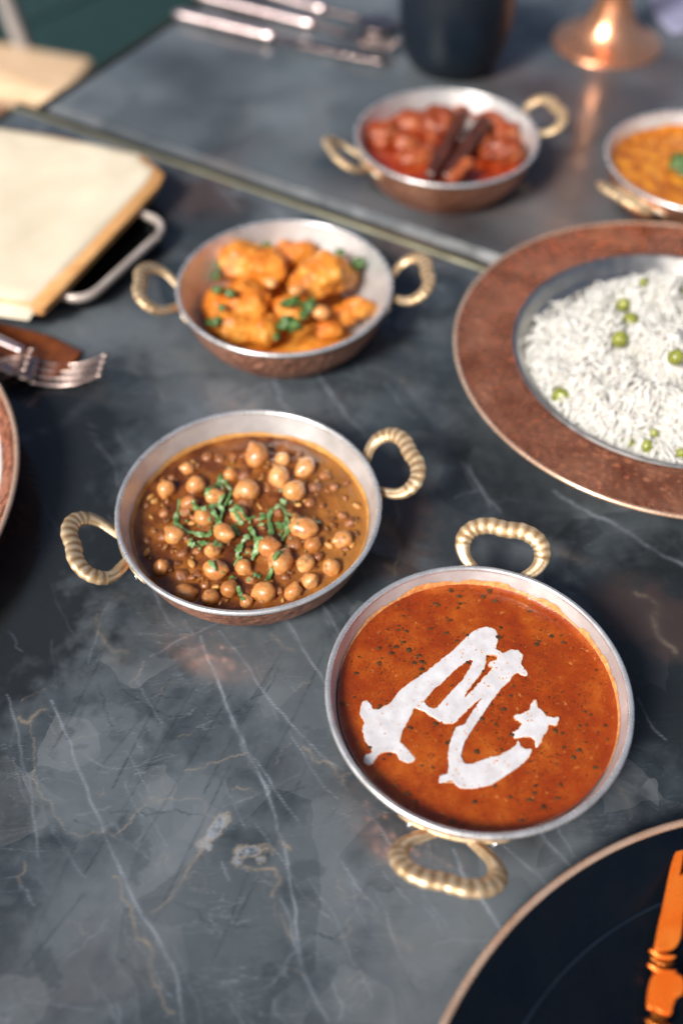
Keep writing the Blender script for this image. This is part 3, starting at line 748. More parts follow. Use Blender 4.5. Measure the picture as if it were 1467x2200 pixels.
letter = [(640, 650), (690, 605), (740, 588), (778, 600), (791, 632), (783, 665), (780, 683), (800, 695), (820, 703), (850, 688), (882, 692), (898, 714), (890, 745), (905, 770), (922, 792), (905, 798), (882, 784), (862, 790), (840, 820), (800, 860), (770, 900), (735, 950), (700, 1000), (660, 1060), (637, 1110), (630, 1150), (650, 1187), (690, 1185), (740, 1165), (800, 1150), (850, 1122), (876, 1105), (880, 1088), (892, 1110), (915, 1122), (938, 1122), (927, 1150), (905, 1175), (880, 1195), (830, 1230), (770, 1270), (700, 1288), (640, 1290), (612, 1275), (590, 1252), (562, 1264), (540, 1262), (542, 1240), (573, 1230), (582, 1200), (578, 1150), (590, 1080), (612, 1030), (650, 1010), (682, 960), (715, 912), (737, 889), (700, 908), (660, 945), (622, 983), (600, 1004), (570, 1005), (540, 998), (510, 976), (450, 944), (425, 938), (415, 960), (395, 1000), (370, 1045), (362, 1090), (385, 1110), (408, 1138), (427, 1165), (405, 1178), (365, 1165), (352, 1137), (310, 1130), (270, 1140), (245, 1180), (225, 1188), (208, 1170), (217, 1148), (248, 1135), (235, 1110), (215, 1080), (205, 1040), (212, 1000), (192, 970), (202, 920), (220, 912), (238, 930), (247, 950), (282, 945), (330, 915), (365, 870), (400, 840), (450, 805), (500, 770), (560, 720), (610, 680)]
hA = [(670, 725), (640, 745), (600, 775), (560, 815), (520, 850), (490, 880), (468, 913), (482, 933), (510, 945), (532, 938), (560, 905), (600, 860), (640, 820), (665, 780), (680, 750), (685, 730)]
hB = [(740, 710), (735, 760), (710, 800), (680, 835), (655, 870), (645, 895), (662, 885), (700, 845), (740, 800), (770, 765), (752, 755), (760, 740), (785, 732), (790, 712), (765, 708)]
def grow(lp, d):
    ar = sum(lp[i - 1].x * lp[i].y - lp[i].x * lp[i - 1].y for i in range(len(lp))); sg = 1 if ar > 0 else -1; out = []
    for i, q in enumerate(lp):
        e = lp[(i + 1) % len(lp)] - lp[i - 1]; n = Vector((e.y, -e.x, 0)); n = n.normalized() if n.length > 1e-9 else n
        out.append(q + n * (sg * d * (.6 + .8 * mnoise.noise(Vector((q.x * 500, q.y * 500, 4))) + .3)))
    return out
star = [(866, 975), (890, 970), (912, 963), (935, 948), (940, 925), (955, 910), (960, 935), (985, 955), (1002, 978), (1030, 985), (1058, 985), (1045, 1012), (1012, 1012), (1005, 1040), (985, 1065), (972, 1098), (960, 1110), (957, 1080), (935, 1064), (900, 1066), (866, 1070), (862, 1050), (885, 1035), (900, 1010), (885, 995), (868, 985)]
zl = LV + .0004
curve_fill('cream_letter', [onto(C6(p), zl, sc_, seed=i) for i, p in enumerate((letter, hA, hB))], M['cream'], soup, LV + .0001, .00008, .00036)
curve_fill('cream_fringe', [grow(onto(C6(p), zl, sc_, seed=i), .0005 if i in (0,) else -.0004) for i, p in enumerate((letter, hA, hB))], M['fringe'], soup, LV + .00016, .00012, .00012)
curve_fill('cream_fringe', [grow(onto(C6(star), zl, sc_, seed=9), .0006)], M['fringe'], soup, LV + .00016, .00012, .00012)
curve_fill('cream_splash', [onto(C6(star), zl, sc_, seed=9)], M['cream'], soup, LV + .0001, .00008, .00036)
mb = MB()
def inside(poly, x, y):
    c = False; j = len(poly) - 1
    for i in range(len(poly)):
        if (poly[i][1] > y) != (poly[j][1] > y) and x < (poly[j][0] - poly[i][0]) * (y - poly[i][1]) / (poly[j][1] - poly[i][1]) + poly[i][0]: c = not c
        j = i
    return c
LP = [onto(C6(p), zl, sc_, 0) for p in (letter, hA, hB, star)]
for i in range(3400):
    r = .068 * math.sqrt(random.random()); a = random.random() * 6.283; x, y = r * math.cos(a), r * math.sin(a)
    incream = (inside(LP[0], x, y) and not inside(LP[1], x, y) and not inside(LP[2], x, y)) or inside(LP[3], x, y)
    size = .00016 + .00026 * random.random() if i > 560 else .00045 + .0015 * random.random() ** 2.5
    if incream or mnoise.noise(Vector((x * 70, y * 70, 3))) < random.uniform(-.45, .25): continue
    n = 6; a0 = random.random() * 6.28; el = random.uniform(.4, 1); pts = []
    for k_ in range(n):
        b = a0 + k_ * 2 * math.pi / n; rr = size * random.uniform(.6, 1.2); px, py = rr * math.cos(b), rr * el * math.sin(b)
        pts.append((x + px, y + py, LV + .00042 + .00006 * (i > 210)))
    top = [(x, y, LV + .00042 + size * .28)]
    mb.add(pts + top, [(k_, (k_ + 1) % n, n) for k_ in range(n)])
fk = mb.build('herb_flecks', M['fleck'], soup); fk['kind'] = 'stuff'
# tiny oil beads lying on the cream
mb = MB(); cnt = 0
while cnt < 300:
    r = .06 * math.sqrt(random.random()); a = random.random() * 6.283; x, y = r * math.cos(a), r * math.sin(a)
    if not ((inside(LP[0], x, y) and not inside(LP[1], x, y) and not inside(LP[2], x, y)) or inside(LP[3], x, y)): continue
    cnt += 1; s_ = .00012 + .00045 * random.random() ** 3; n = 6
    mb.add([(x + s_ * math.cos(b * 1.047), y + s_ * math.sin(b * 1.047), LV + .0006) for b in range(6)] + [(x, y, LV + .00072)], [(k_, (k_ + 1) % 6, 6) for k_ in range(6)])
ob_ = mb.build('oil_beads', M['foam'], soup); ob_['kind'] = 'stuff'

# ------------------------------------------------------------------ chickpea curry
cc = PANS['chick'][0]; LC = .0225
ch = thing('chickpea_curry', (*cc, Z0), 'brown chickpea curry topped with shredded green coriander', 'curry')
def nz(x, y, s, o): return mnoise.noise(Vector((x * s, y * s, o)))
liquid('gravy', None, LC, M['chole'], ch, lambda x, y: .0011 * nz(x, y, 70, 1) + .0007 * nz(x, y, 190, 2) + .0004 * nz(x, y, 420, 3), n=70, seg=200, wall=.001)
residue('oil_ring', ch, LC + .0004, .0012, .0042, M['oil'], 8.0, 0, 360, 5)
C5 = lambda x, y: (120 + x / 1.834, 860 + y / 1.834)
peas = """793,222,50 520,272,30 437,352,38 553,335,40 600,230,28d 880,305,45 940,360,47 985,270,42 895,235,32 755,360,52 745,302,38d 690,295,30 527,410,40 510,445,32d
585,465,42 625,380,35 665,527,42 980,510,50 840,580,50 745,415,45d 468,535,42 620,595,35 630,668,48 885,640,52 740,660,36 985,645,40 1130,553,40 1085,660,38 1160,490,32d 418,660,36 500,700,34d
513,762,40 610,780,38 685,745,38 820,760,46 775,715,33d 935,757,36 1000,715,38 558,692,25d 880,440,35d 1020,350,33d 1095,345,20 1000,410,28d 940,572,40d 1012,572,34 430,450,30d 425,542,30d 500,610,28d
752,797,30 722,450,36 1130,460,22 1145,330,13 1050,420,14 880,755,18 650,240,26d 700,235,22d 1060,300,24d 800,470,24d 1035,620,22 360,560,22d 905,700,26d 590,730,22d 1180,420,18d 360,420,20d 460,310,20d 835,350,24d 560,600,24d""".split()
pmesh = []
for i in range(5):
    v, f = blobv((1, .94, .90), .12, 1.4, i + 1, 3, 3)
    # the little beak and cleft of a chickpea
    v2 = []
    for (x, y, z) in v:
        d = Vector((x, y, z)).normalized(); b = max(0, d.dot(Vector((.75, .35, .55)).normalized()) - .86) / .14
        s_ = 1 + .30 * b * b; cl = math.exp(-((d.y - .1) / .09) ** 2) * max(0, d.x + .2) * .12
        v2.append((x * (s_ - cl), y * (s_ - cl), z * (s_ - cl)))
    me = bpy.data.meshes.new('chickpea'); me.from_pydata(v2, [], f); me.materials.append(M['chickpea'])
    me.polygons.foreach_set('use_smooth', [True] * len(me.polygons)); pmesh.append(me)
pdeep = []
for me in pmesh: m2 = me.copy(); m2.materials.clear(); m2.materials.append(M['coated']); pdeep.append(m2)
SPH = []
for i, s_ in enumerate(peas):
    deep = s_.endswith('d'); x, y, r = [float(q) for q in s_.rstrip('d').split(',')]
    u, v = C5(x, y); R = r / 1.834 * mpp(u, v, LC) * (1.03 if r > 30 else 1.0)
    zc_ = LC + (R * .22 if not deep else -R * .35); p = at(u, v, zc_)
    if r < 25 and not deep: zc_ = LC + R * .2
    lx, ly = p[0] - cc[0], p[1] - cc[1]; d = math.hypot(lx, ly); lim = rin(zc_) - R * 1.05
    if d > lim: lx *= lim / d; ly *= lim / d
    o = bpy.data.objects.new('chickpea', pdeep[i % 5] if deep or r < 26 else pmesh[i % 5]); o.location = (lx, ly, zc_); o.scale = (R * random.uniform(.92, 1.1), R * random.uniform(.9, 1.02), R)
    o.rotation_euler = (random.uniform(-.9, .9), random.uniform(-.9, .9), random.random() * 6.28); link(o, ch); SPH.append((lx, ly, zc_, R))
# bits of onion and tomato half sunk in the gravy
bitm = []
for i in range(4):
    v, f = blobv((1, .6, .5), .45, 1.8, i + 20, 2, 3); me = bpy.data.meshes.new('onion_bit'); me.from_pydata(v, [], f); me.materials.append(M['oil'] if i == 1 else M['coated'] if i % 2 else M['chole'])
    me.polygons.foreach_set('use_smooth', [True] * len(me.polygons)); bitm.append(me)
for i in range(190):
    r = (rin(LC) - .005) * math.sqrt(random.random()); a = random.random() * 6.283; x, y = r * math.cos(a), r * math.sin(a)
    if any(math.hypot(x - q[0], y - q[1]) < q[3] * .8 for q in SPH if q[2] > LC): continue
    o = bpy.data.objects.new('onion_bit', bitm[i % 4]); R = random.uniform(.0009, .0034); o.scale = (R, R, R); o.location = (x, y, LC + .0004)
    o.rotation_euler = (random.uniform(-.4, .4), random.uniform(-.4, .4), random.random() * 6.28); link(o, ch)
def top_z(x, y, base, sph):
    z = base
    for (sx, sy, sz, R) in sph:
        d = math.hypot(x - sx, y - sy)
        if d < R * .97: z = max(z, sz + math.sqrt(R * R - d * d) * .95)
    return z
shreds = [[(490, 395), (475, 440), (475, 480), (500, 505), (535, 512)], [(530, 508), (570, 520), (605, 525)], [(652, 283), (638, 320), (622, 350)], [(650, 320), (660, 350), (650, 385), (640, 400)],
          [(640, 400), (655, 430), (640, 465), (645, 492)], [(615, 345), (592, 378)], [(690, 350), (672, 390), (660, 412)], [(695, 405), (722, 438), (750, 458), (785, 450)], [(690, 425), (705, 450), (735, 480)],
          [(852, 420), (838, 455), (848, 500), (845, 545)], [(850, 425), (890, 418), (930, 445), (980, 458), (1045, 472)], [(905, 440), (912, 500), (888, 545)], [(885, 380), (905, 402)], [(930, 480), (912, 520)],
          [(742, 538), (722, 575), (712, 605)], [(712, 600), (722, 620), (700, 645)], [(520, 552), (545, 563)], [(558, 548), (605, 562)], [(604, 648), (636, 686)], [(885, 615), (852, 660), (825, 718)],
          [(718, 735), (735, 775), (738, 795)], [(685, 685), (708, 700)], [(778, 680), (808, 686)], [(762, 488), (785, 530), (795, 562)], [(812, 540), (788, 580), (772, 622)], [(610, 400), (618, 440), (632, 470)],
          [(640, 562), (652, 576)], [(690, 478), (722, 522)], [(612, 500), (600, 530)], [(870, 470), (890, 500)], [(655, 300), (690, 345)], [(760, 520), (740, 545)], [(540, 410), (560, 430)], [(825, 440), (800, 465)]]
def shred(pts, base, c, sph, conv, wid, parent, name='coriander_shred', mat=None):
    P = [at(*conv(x, y), base + .004)[:2] - np.array(c) for x, y in pts]
    Q = catmull([(p[0], p[1], 0) for p in P], 6) ; path = []
    for i, q in enumerate(Q):
        z = top_z(q.x, q.y, base + .0008, sph) + .0006 + .0009 * abs(mnoise.noise(Vector((q.x * 300, q.y * 300, 1))))
        path.append(Vector((q.x, q.y, z)))
    for _ in range(2):
        path = [path[0]] + [(path[i - 1] + path[i] * 2 + path[i + 1]) / 4 for i in range(1, len(path) - 1)] + [path[-1]]
        path = [Vector((p.x, p.y, max(p.z, top_z(p.x, p.y, base, sph) + .0004))) for p in path]
    ph = random.random() * 6; w0 = wid * random.uniform(.8, 1.25)
    def rf(t): m = (max(.02, math.sin(math.pi * min(1, .08 + t * .86)))) ** .4; return (w0 * m * (1 + .35 * math.sin(t * 9 + ph) + .25 * math.sin(t * 23 + ph * 2)), .00014)
    upv = Vector((random.uniform(-.5, .5), random.uniform(-.5, .5), 1)).normalized()
    v, f = sweep(path, rf, 8, upv)
    return mesh(name, v, f, mat or M['herb'], parent)
for s_ in shreds: shred(s_, LC, cc, SPH, C5, .00150, ch)
lf = []
for i in range(4):
    n = 9; top = [(math.cos(q * 6.283 / n) * (1 + .35 * math.sin(q * 2.7 + i)), .55 * math.sin(q * 6.283 / n) * (1 + .3 * math.cos(q * 3.1 + i)), .18 * math.cos(q * 1.9 + i)) for q in range(n)]
    me = bpy.data.meshes.new('coriander_flake'); me.from_pydata(top + [(x, y, z - .12) for x, y, z in top] + [(0, 0, .12), (0, 0, -.05)], [], [(q, (q + 1) % n, 2 * n) for q in range(n)] + [((q + 1) % n + n, q + n, 2 * n + 1) for q in range(n)] + [(q, q + n, (q + 1) % n + n, (q + 1) % n) for q in range(n)])
    me.materials.append(M['herb']); lf.append(me)
for i in range(70):
    s_ = random.choice(shreds); x, y = random.choice(s_); x += random.gauss(0, 22); y += random.gauss(0, 20); p = at(*C5(x, y), LC + .004)
    lx, ly = p[0] - cc[0], p[1] - cc[1]
    if math.hypot(lx, ly) > .058: continue
    R = random.uniform(.0006, .0019); o = bpy.data.objects.new('coriander_flake', lf[i % 4]); o.location = (lx, ly, top_z(lx, ly, LC + .0008, SPH) + .0006); o.scale = (R, R, R)
    o.rotation_euler = (random.uniform(-.6, .6), random.uniform(-.6, .6), random.random() * 6.28); link(o, ch)

# ------------------------------------------------------------------ potato curry
pc = PANS['potato'][0]
po = thing('potato_curry', (*pc, Z0), 'heap of orange potato chunks with green herbs in the middle pan', 'curry')
C4 = lambda x, y: (240 + x / 1.982, 440 + y / 1.982)
def fit_in(x, y, z, R, c):
    d = math.hypot(x, y); lim = rin(min(z, .036)) - R * .75
    if d > lim > 0: x *= lim / d; y *= lim / d
    return x, y
def chunk(name, spec, c, conv, mat, parent, amp=.25, seed=0, freq=1.3, sub=4):
    x, y, rx, ry, z = spec; u, v = conv(x, y); p = at(u, v, z); k_ = mpp(u, v, z) / 1.982
    R = (rx + ry) / 2 * k_; lx, ly = fit_in(p[0] - c[0], p[1] - c[1], z, R, c)
    vv, ff = blobv((rx * k_, ry * k_, R * .78), amp, freq, seed, sub, 4)
    o = mesh(name, vv, ff, mat, parent, loc=(lx, ly, z)); o.rotation_euler = (0, 0, random.uniform(-.4, .4)); return o
liquid('gravy_film', None, .0085, M['potato'], po, lambda x, y: .0025 * nz(x, y, 60, 4) - .0010 - .004 * max(0, (x - .015) / .03) , n=40, seg=100, wall=0)
for i, s_ in enumerate([(560, 245, 105, 95, .024), (665, 270, 90, 95, .026), (800, 215, 80, 60, .022), (900, 300, 115, 115, .028), (840, 350, 90, 80, .026), (980, 300, 70, 80, .020), (560, 430, 120, 110, .022), (470, 440, 80, 110, .016),
                        (520, 520, 110, 70, .018), (650, 530, 75, 80, .018), (760, 450, 80, 60, .020), (920, 530, 60, 48, .014), (1050, 445, 70, 48, .016), (985, 470, 60, 50, .014), (635, 130, 48, 36, .020), (740, 165, 50, 40, .022)]):
    chunk('potato_chunk', s_, pc, C4, M['potato'], po, .26, i, 1.1, 5)
for i, s_ in enumerate([(680, 335, 25, 25, .040), (785, 365, 32, 28, .038), (890, 460, 42, 34, .028)]):
    chunk('chickpea', s_, pc, C4, M['chickpea'], po, .08, i, 1.0, 3)
for i, s_ in enumerate([(755, 512, 45, 36, .030), (845, 430, 26, 34, .032), (1048, 252, 34, 26, .028), (505, 378, 22, 22, .038), (452, 365, 24, 16, .034), (442, 502, 32, 22, .028), (458, 255, 14, 22, .022), (440, 300, 16, 20, .018), (975, 205, 22, 16, .032), (760, 418, 40, 14, .034), (820, 470, 18, 26, .030), (470, 440, 20, 14, .034), (660, 170, 18, 10, .036), (700, 560, 14, 20, .026)]):
    chunk('herb_leaf', s_, pc, C4, M['leaf'], po, .8, i + 40, 1.8, 3)

# ------------------------------------------------------------------ red curry with cinnamon
rc = PANS['red'][0]
rd = thing('red_curry', (*rc, Z0), 'deep red curry with meat pieces and dark cinnamon sticks', 'curry')
C2 = lambda x, y: (660 + x / 1.818, x * 0 + y / 1.818)
liquid('gravy', None, .0225, M['red'], rd, lambda x, y: .0012 * nz(x, y, 60, 4), n=40, seg=100)
for i, s_ in enumerate([(295, 525, 60, 55, .026), (400, 480, 60, 50, .023), (510, 480, 75, 85, .027), (420, 620, 70, 40, .025), (380, 560, 50, 45, .023), (770, 600, 85, 60, .027), (800, 520, 60, 60, .024), (760, 460, 70, 40, .024), (480, 600, 50, 50, .024), (680, 560, 40, 50, .024), (600, 430, 50, 30, .023)]):
    chunk('meat_piece', (s_[0], s_[1], s_[2] * 1.12, s_[3] * 1.12, s_[4]), rc, C2, M['chicken'], rd, .34, i + 60, 1.1)
def stick(a, b, z0, z1, r, mat, name):
    pa, pb = at(*C2(*a), z0), at(*C2(*b), z1); path = [Vector((pa[i] - rc[i] for i in range(2))).to_3d() for _ in (0,)]
    A_ = Vector((pa[0] - rc[0], pa[1] - rc[1], z0)); B_ = Vector((pb[0] - rc[0], pb[1] - rc[1], z1))
    path = [A_.lerp(B_, i / 24) + Vector((.0006 * mnoise.noise(Vector((i * .4, r * 900, 0))), 0, 0)) for i in range(25)]
    v, f = sweep(path, lambda t: (r * (1 + .12 * math.sin(t * 11)), r * .8), 18, sect=lambda t, q: 1 - .35 * math.exp(-((q - 1.6) / .35) ** 2))
    return mesh(name, v, f, mat, rd)
stick((610, 445), (478, 690), .034, .030, .0056, M['bark'], 'cinnamon_stick')
stick((690, 470), (545, 700), .036, .031, .0060, M['bark'], 'cinnamon_stick')
stick((632, 628), (560, 712), .040, .034, .0050, M['chicken'], 'carrot_stick')

# ------------------------------------------------------------------ yellow dal
dc = PANS['dal'][0]
dl = thing('lentil_dal', (*dc, Z0), 'yellow orange dal with a green leaf, at the right edge', 'curry')
liquid('dal_surface', None, .0235, M['dal'], dl, lambda x, y: .0010 * nz(x, y, 150, 4) + .0007 * nz(x, y, 420, 5), n=70, seg=160)
residue('oil_ring', dl, .0240, .002, .006, M['dal'], 5.0, 0, 360, 5)
for i, s_ in enumerate([(1450, 640, 40, 36, .026), (1475, 670, 34, 26, .026), (1430, 625, 14, 12, .026)]):
    chunk('herb_leaf', s_, dc, C2, M['leaf'], dl, .8, i + 80, 1.8, 3)

# ------------------------------------------------------------------ rice plate
rp = (.2190, .5005)
pl = thing('rice_plate', (*rp, .0004), 'large plate with a wide reddish copper rim, heaped with white rice', 'plate')
def lst(P, n=3): return smooth_prof(P, n)
dimp = lambda x, y, z, a: (x, y, z + .00035 * mnoise.noise(Vector((x * 130, y * 130, 0))))
v, f = lathe(lst([(.0, 0), (.066, 0), (.078, .001), (.0855, .007), (.0950, .0165), (.1045, .0258), (.122, .0276), (.141, .0286)]), 160); mesh('plate_body', v, f, M['copper'], pl)
v, f = lathe([(r, z) for r, z in [(.1435, .0305), (.1415, .0300), (.1405, .0292), (.139, .0296), (.137, .0292)] + [(.137 - .0318 * i / 16, .0292 + .0006 * math.sin(i / 16 * 3.14)) for i in range(1, 17)]][::1], 200, dimp); mesh('copper_rim', v, f, M['plate_copper'], pl)
v, f = bead(.1437, .0296, .0014, 180); mesh('rim_edge', v, f, M['copper_rim'], pl)
v, f = lathe(lst([(.1056, .0296), (.1040, .0304), (.1022, .0296), (.0985, .0245), (.0952, .0205), (.0930, .0200), (.089, .016), (.082, .009), (.070, .0048), (.0, .004)]), 160); mesh('steel_bowl', v, f, M['steel'], pl)
# rice heap
hc = np.array([.2140, .4950])
ri = thing('rice', (hc[0], hc[1], .0004), 'white long grain rice with green peas and cumin', 'rice')
def heap(x, y):
    a = math.atan2(y, x); R = .0945 - .017 * math.exp(-((a - 2.35) / .5) ** 2) + .004 * mnoise.noise(Vector((math.cos(a) * 2.0, math.sin(a) * 2.0, 7))) + .005 * mnoise.noise(Vector((math.cos(a) * 7, math.sin(a) * 7, 3)))
    q = min(1.0, max(math.hypot(x, y) / R, math.hypot(x - .0045, y - .0055) / .0965))
    h = (1 - q ** 4)
    return .0205 + h * (.024 + .016 * mnoise.noise(Vector((x * 30, y * 30, 2))) + .015 * mnoise.noise(Vector((x * 58, y * 58, 6))) + .004 * mnoise.noise(Vector((x * 150, y * 150, 3)))), q
v = []; f = []; n, seg = 50, 120
v.append((0, 0, heap(0, 0)[0] - .001))
for i in range(1, n + 1):
    for k_ in range(seg):
        a = 2 * math.pi * k_ / seg; r = .0905 * i / n; x, y = r * math.cos(a), r * math.sin(a); h, q = heap(x, y)
        v.append((x, y, h - .0042 if q < 1 else .006))
for k_ in range(seg): f.append((0, 1 + k_, 1 + (k_ + 1) % seg))
for i in range(n - 1):
    for k_ in range(seg): a = 1 + i * seg + k_; b = 1 + i * seg + (k_ + 1) % seg; f.append((a, a + seg, b + seg, b))
hb = mesh('rice_heap', v, f, M['rice'], ri); hb['kind'] = 'stuff'
PEAS = []
C8 = lambda x, y: (1100 + x / 3.997, 570 + y / 3.997)
v, f = blobv((1, .93, .9), .16, 1.6, 3, 3, 3); pme = bpy.data.meshes.new('green_pea'); pme.from_pydata(v, [], f); pme.materials.append(M['pea']); pme.polygons.foreach_set('use_smooth', [True] * len(pme.polygons))
for (x, y, r) in [(950, 345, 62), (1010, 500, 92), (925, 640, 75), (1400, 790, 72), (285, 1195, 88), (1215, 1445, 42), (1120, 1665, 66), (945, 1655, 44), (1450, 1700, 50), (1125, 150, 40), (860, 1640, 30), (1480, 250, 60)]:
    u, vv = C8(x, y)
    z = .070
    while z > .0205:
        p = at(u, vv, z)
        if heap(p[0] - hc[0], p[1] - hc[1])[0] + .0030 >= z: break
        z -= .0004
    z = max(z, .0205) + (.0012 if r > 60 else 0); p = at(u, vv, z)
    bq = Vector((p[0] - rp[0], p[1] - rp[1])); lim = .0885
    if bq.length > lim: bq = bq.normalized() * lim; p = np.array([rp[0] + bq.x, rp[1] + bq.y, z + .001]); z += .001
    R = 1.0 * r / 3.997 * mpp(u, vv, z)
    o = bpy.data.objects.new('green_pea', pme); o.location = (p[0] - hc[0], p[1] - hc[1], z); o.scale = (R, R, R); o.rotation_euler = (r * .7, r * 1.3, r * 2.1); link(o, ri); PEAS.append((p[0] - hc[0], p[1] - hc[1], R))
mb = MB()
for i in range(5600):
    r = .0915 * math.sqrt(random.random()); a = random.random() * 6.283; x, y = r * math.cos(a), r * math.sin(a)
    h, q = heap(x, y)
    if q >= 1 and random.random() < .7: continue
    if any(math.hypot(x - px_, y - py_) < pr_ * 1.02 for px_, py_, pr_ in PEAS): continue
    L = random.uniform(.0095, .0150); wd = random.uniform(.00085, .00112)
    ang = (1.2 + 2.6 * mnoise.noise(Vector((x * 40, y * 40, 8))) + random.gauss(0, .75)) if random.random() < .8 else random.random() * 6.283; tilt = random.gauss(0, .38)
    hx = (heap(x + .002, y)[0] - heap(x - .002, y)[0]) / .004; hy = (heap(x, y + .002)[0] - heap(x, y - .002)[0]) / .004
    d = Vector((math.cos(ang), math.sin(ang), max(-1.5, min(1.5, hx * math.cos(ang) + hy * math.sin(ang))) + tilt)).normalized()
    side = d.cross(Vector((0, 0, 1))).normalized(); bend = random.uniform(-.14, .14) * L
    c = Vector((x, y, h + random.uniform(-.0038, .0026)))
    path = [c + d * (L * (t - .5)) + side * (bend * 4 * t * (1 - t)) for t in (0, .12, .35, .65, .88, 1)]
    rr = (.35, .8, 1, 1, .75, .3); u2 = side.cross(d); vv = []
    for p, q_ in zip(path, rr):
        for k_ in range(5): b = k_ * 1.2566; vv.append(p + side * (wd * q_ * math.cos(b)) + u2 * (wd * .85 * q_ * math.sin(b)))
    ff = [(j * 5 + k_, j * 5 + (k_ + 1) % 5, j * 5 + 5 + (k_ + 1) % 5, j * 5 + 5 + k_) for j in range(5) for k_ in range(5)] + [(4, 3, 2, 1, 0), (25, 26, 27, 28, 29)]
    mb.add(vv, ff)
g = mb.build('rice_grains', M['rice'], ri); g['kind'] = 'stuff'
mb = MB()
for i in range(36):
    r = .078 * math.sqrt(random.random()); a = random.random() * 6.283; x, y = r * math.cos(a), r * math.sin(a); h, q = heap(x, y); an = random.random() * 6.28
    L = random.uniform(.0022, .0038); c = Vector((x, y, h + .0022)); d = Vector((math.cos(an), math.sin(an), .2))
    vv, ff = sweep([c + d * (L * (t - .5)) for t in (0, .3, .7, 1)], lambda t: (.0007 * math.sin(.4 + t * 2.3), .0005), 6); mb.add(vv, ff)
g = mb.build('cumin_seeds', M['seed'], ri); g['kind'] = 'stuff'

# ------------------------------------------------------------------ plates cut by the frame
bp = (.2016, .0018)
b = thing('dinner_plate', (*bp, .0004), 'large black plate with a thin copper edge in the bottom right corner', 'plate')
v, f = lathe(lst([(.0, 0), (.10, 0), (.105, .001), (.160, .0045), (.172, .0105), (.1855, .0188)]), 180); mesh('plate_underside', v, f, M['copper'], b)
v, f = lathe(lst([(.1850, .0203), (.176, .0170), (.166, .0120), (.1600, .0085), (.156, .0068), (.145, .0060), (.08, .0056), (.0, .0055)]), 220); mesh('plate_face', v, f, M['well'], b)
v, f = bead(.1590, .0083, .0007, 200, 8); mesh('well_ring', v, f, M['mug'], b)
v, f = bead(.1864, .0200, .0018, 220); mesh('copper_edge', v, f, M['copper_rim'], b)
lp_ = (-.371, .372)
b = thing('serving_plate', (*lp_, .0004), 'copper edged plate cut off by the left edge', 'plate')
v, f = lathe(lst([(.0, 0), (.10, 0), (.150, .001), (.162, .0085), (.1735, .0200), (.1795, .0270)]), 180); mesh('plate_underside', v, f, M['copper'], b)
v, f = lathe(lst([(.1790, .0290), (.1765, .0280), (.172, .0250), (.1690, .0225)]), 180); mesh('copper_band', v, f, M['plate_copper'], b)
v, f = lathe(lst([(.1690, .0226), (.165, .018), (.158, .0130), (.148, .0085), (.0, .007)]), 180); mesh('steel_face', v, f, M['tin'], b)
v, f = bead(.1795, .0282, .0016, 200); mesh('rim_edge', v, f, M['copper_rim'], b)

# orange copper fork lying on the black plate
zf = .016; c0 = at(1430, 1990, zf)
of = thing('copper_fork', tuple(c0), 'bright orange copper fork with an ornate neck on the black plate', 'fork')
CF8 = lambda pts: zc(pts, 1300, 1780, 5.24)
outl = [(815, 190), (800, 250), (740, 450), (690, 700), (650, 900), (600, 1120), (570, 1280), (560, 1360), (620, 1375), (700, 1365), (755, 1340), (800, 1290), (830, 1200), (850, 1050), (875, 850), (910, 650), (1000, 430), (1040, 260), (1035, 190), (1005, 180), (985, 230), (930, 420), (880, 520), (835, 545), (820, 520), (838, 420), (868, 220), (862, 180), (835, 170)]
P = [at(u, v, zf)[:2] - c0[:2] for u, v in CF8(outl)]
curve_fill('tines', [catmull([(p[0], p[1], 0) for p in P], 4, True)], M['orange'], of, 0, .0006, .0006)
ax0 = Vector((*(at(*CF8([(640, 1360)])[0], zf)[:2] - c0[:2]), 0)); ax1 = Vector((*(at(*CF8([(590, 2250)])[0], zf)[:2] - c0[:2]), 0)); dax = (ax1 - ax0).normalized(); sax = Vector((-dax.y, dax.x, 0))
for fr, wdt, th in ((.05, .0054, .0016), (.14, .0050, .0013), (.24, .0058, .0016), (.93, .0058, .0017), (1.02, .0050, .0015)):
    c = ax0.lerp(ax1, fr); path = [c + sax * (wdt * (t - .5) * 2) + dax * (.0016 * math.cos((t - .5) * 3)) for t in [i / 10 for i in range(11)]]
    v, f = sweep(path, lambda t: (th * max(.2, math.sin(math.pi * min(1, .1 + t * .8))), th), 10); mesh('collar', v, f, M['bronze'] if fr in (.14, .93) else M['orange'], of)
P = [at(u, v, zf)[:2] - c0[:2] for u, v in CF8([(530, 1700), (580, 1650), (680, 1630), (800, 1660), (860, 1720), (865, 1800), (830, 1860), (770, 1900), (730, 2000), (710, 2080), (640, 2075), (560, 2020), (490, 2010), (490, 1900), (505, 1790)])]
curve_fill('medallion', [catmull([(p[0], p[1], 0) for p in P], 4, True)], M['orange'], of, 0, .0006, .0009)
v, f = sweep([ax0.lerp(ax1, .0 + i / 30 * 2.6) + Vector((0, 0, -.0006)) for i in range(31)], lambda t: (.0026 + .0016 * abs(math.sin(t * 30)), .0014), 10); mesh('handle', v, f, M['bronze'], of)

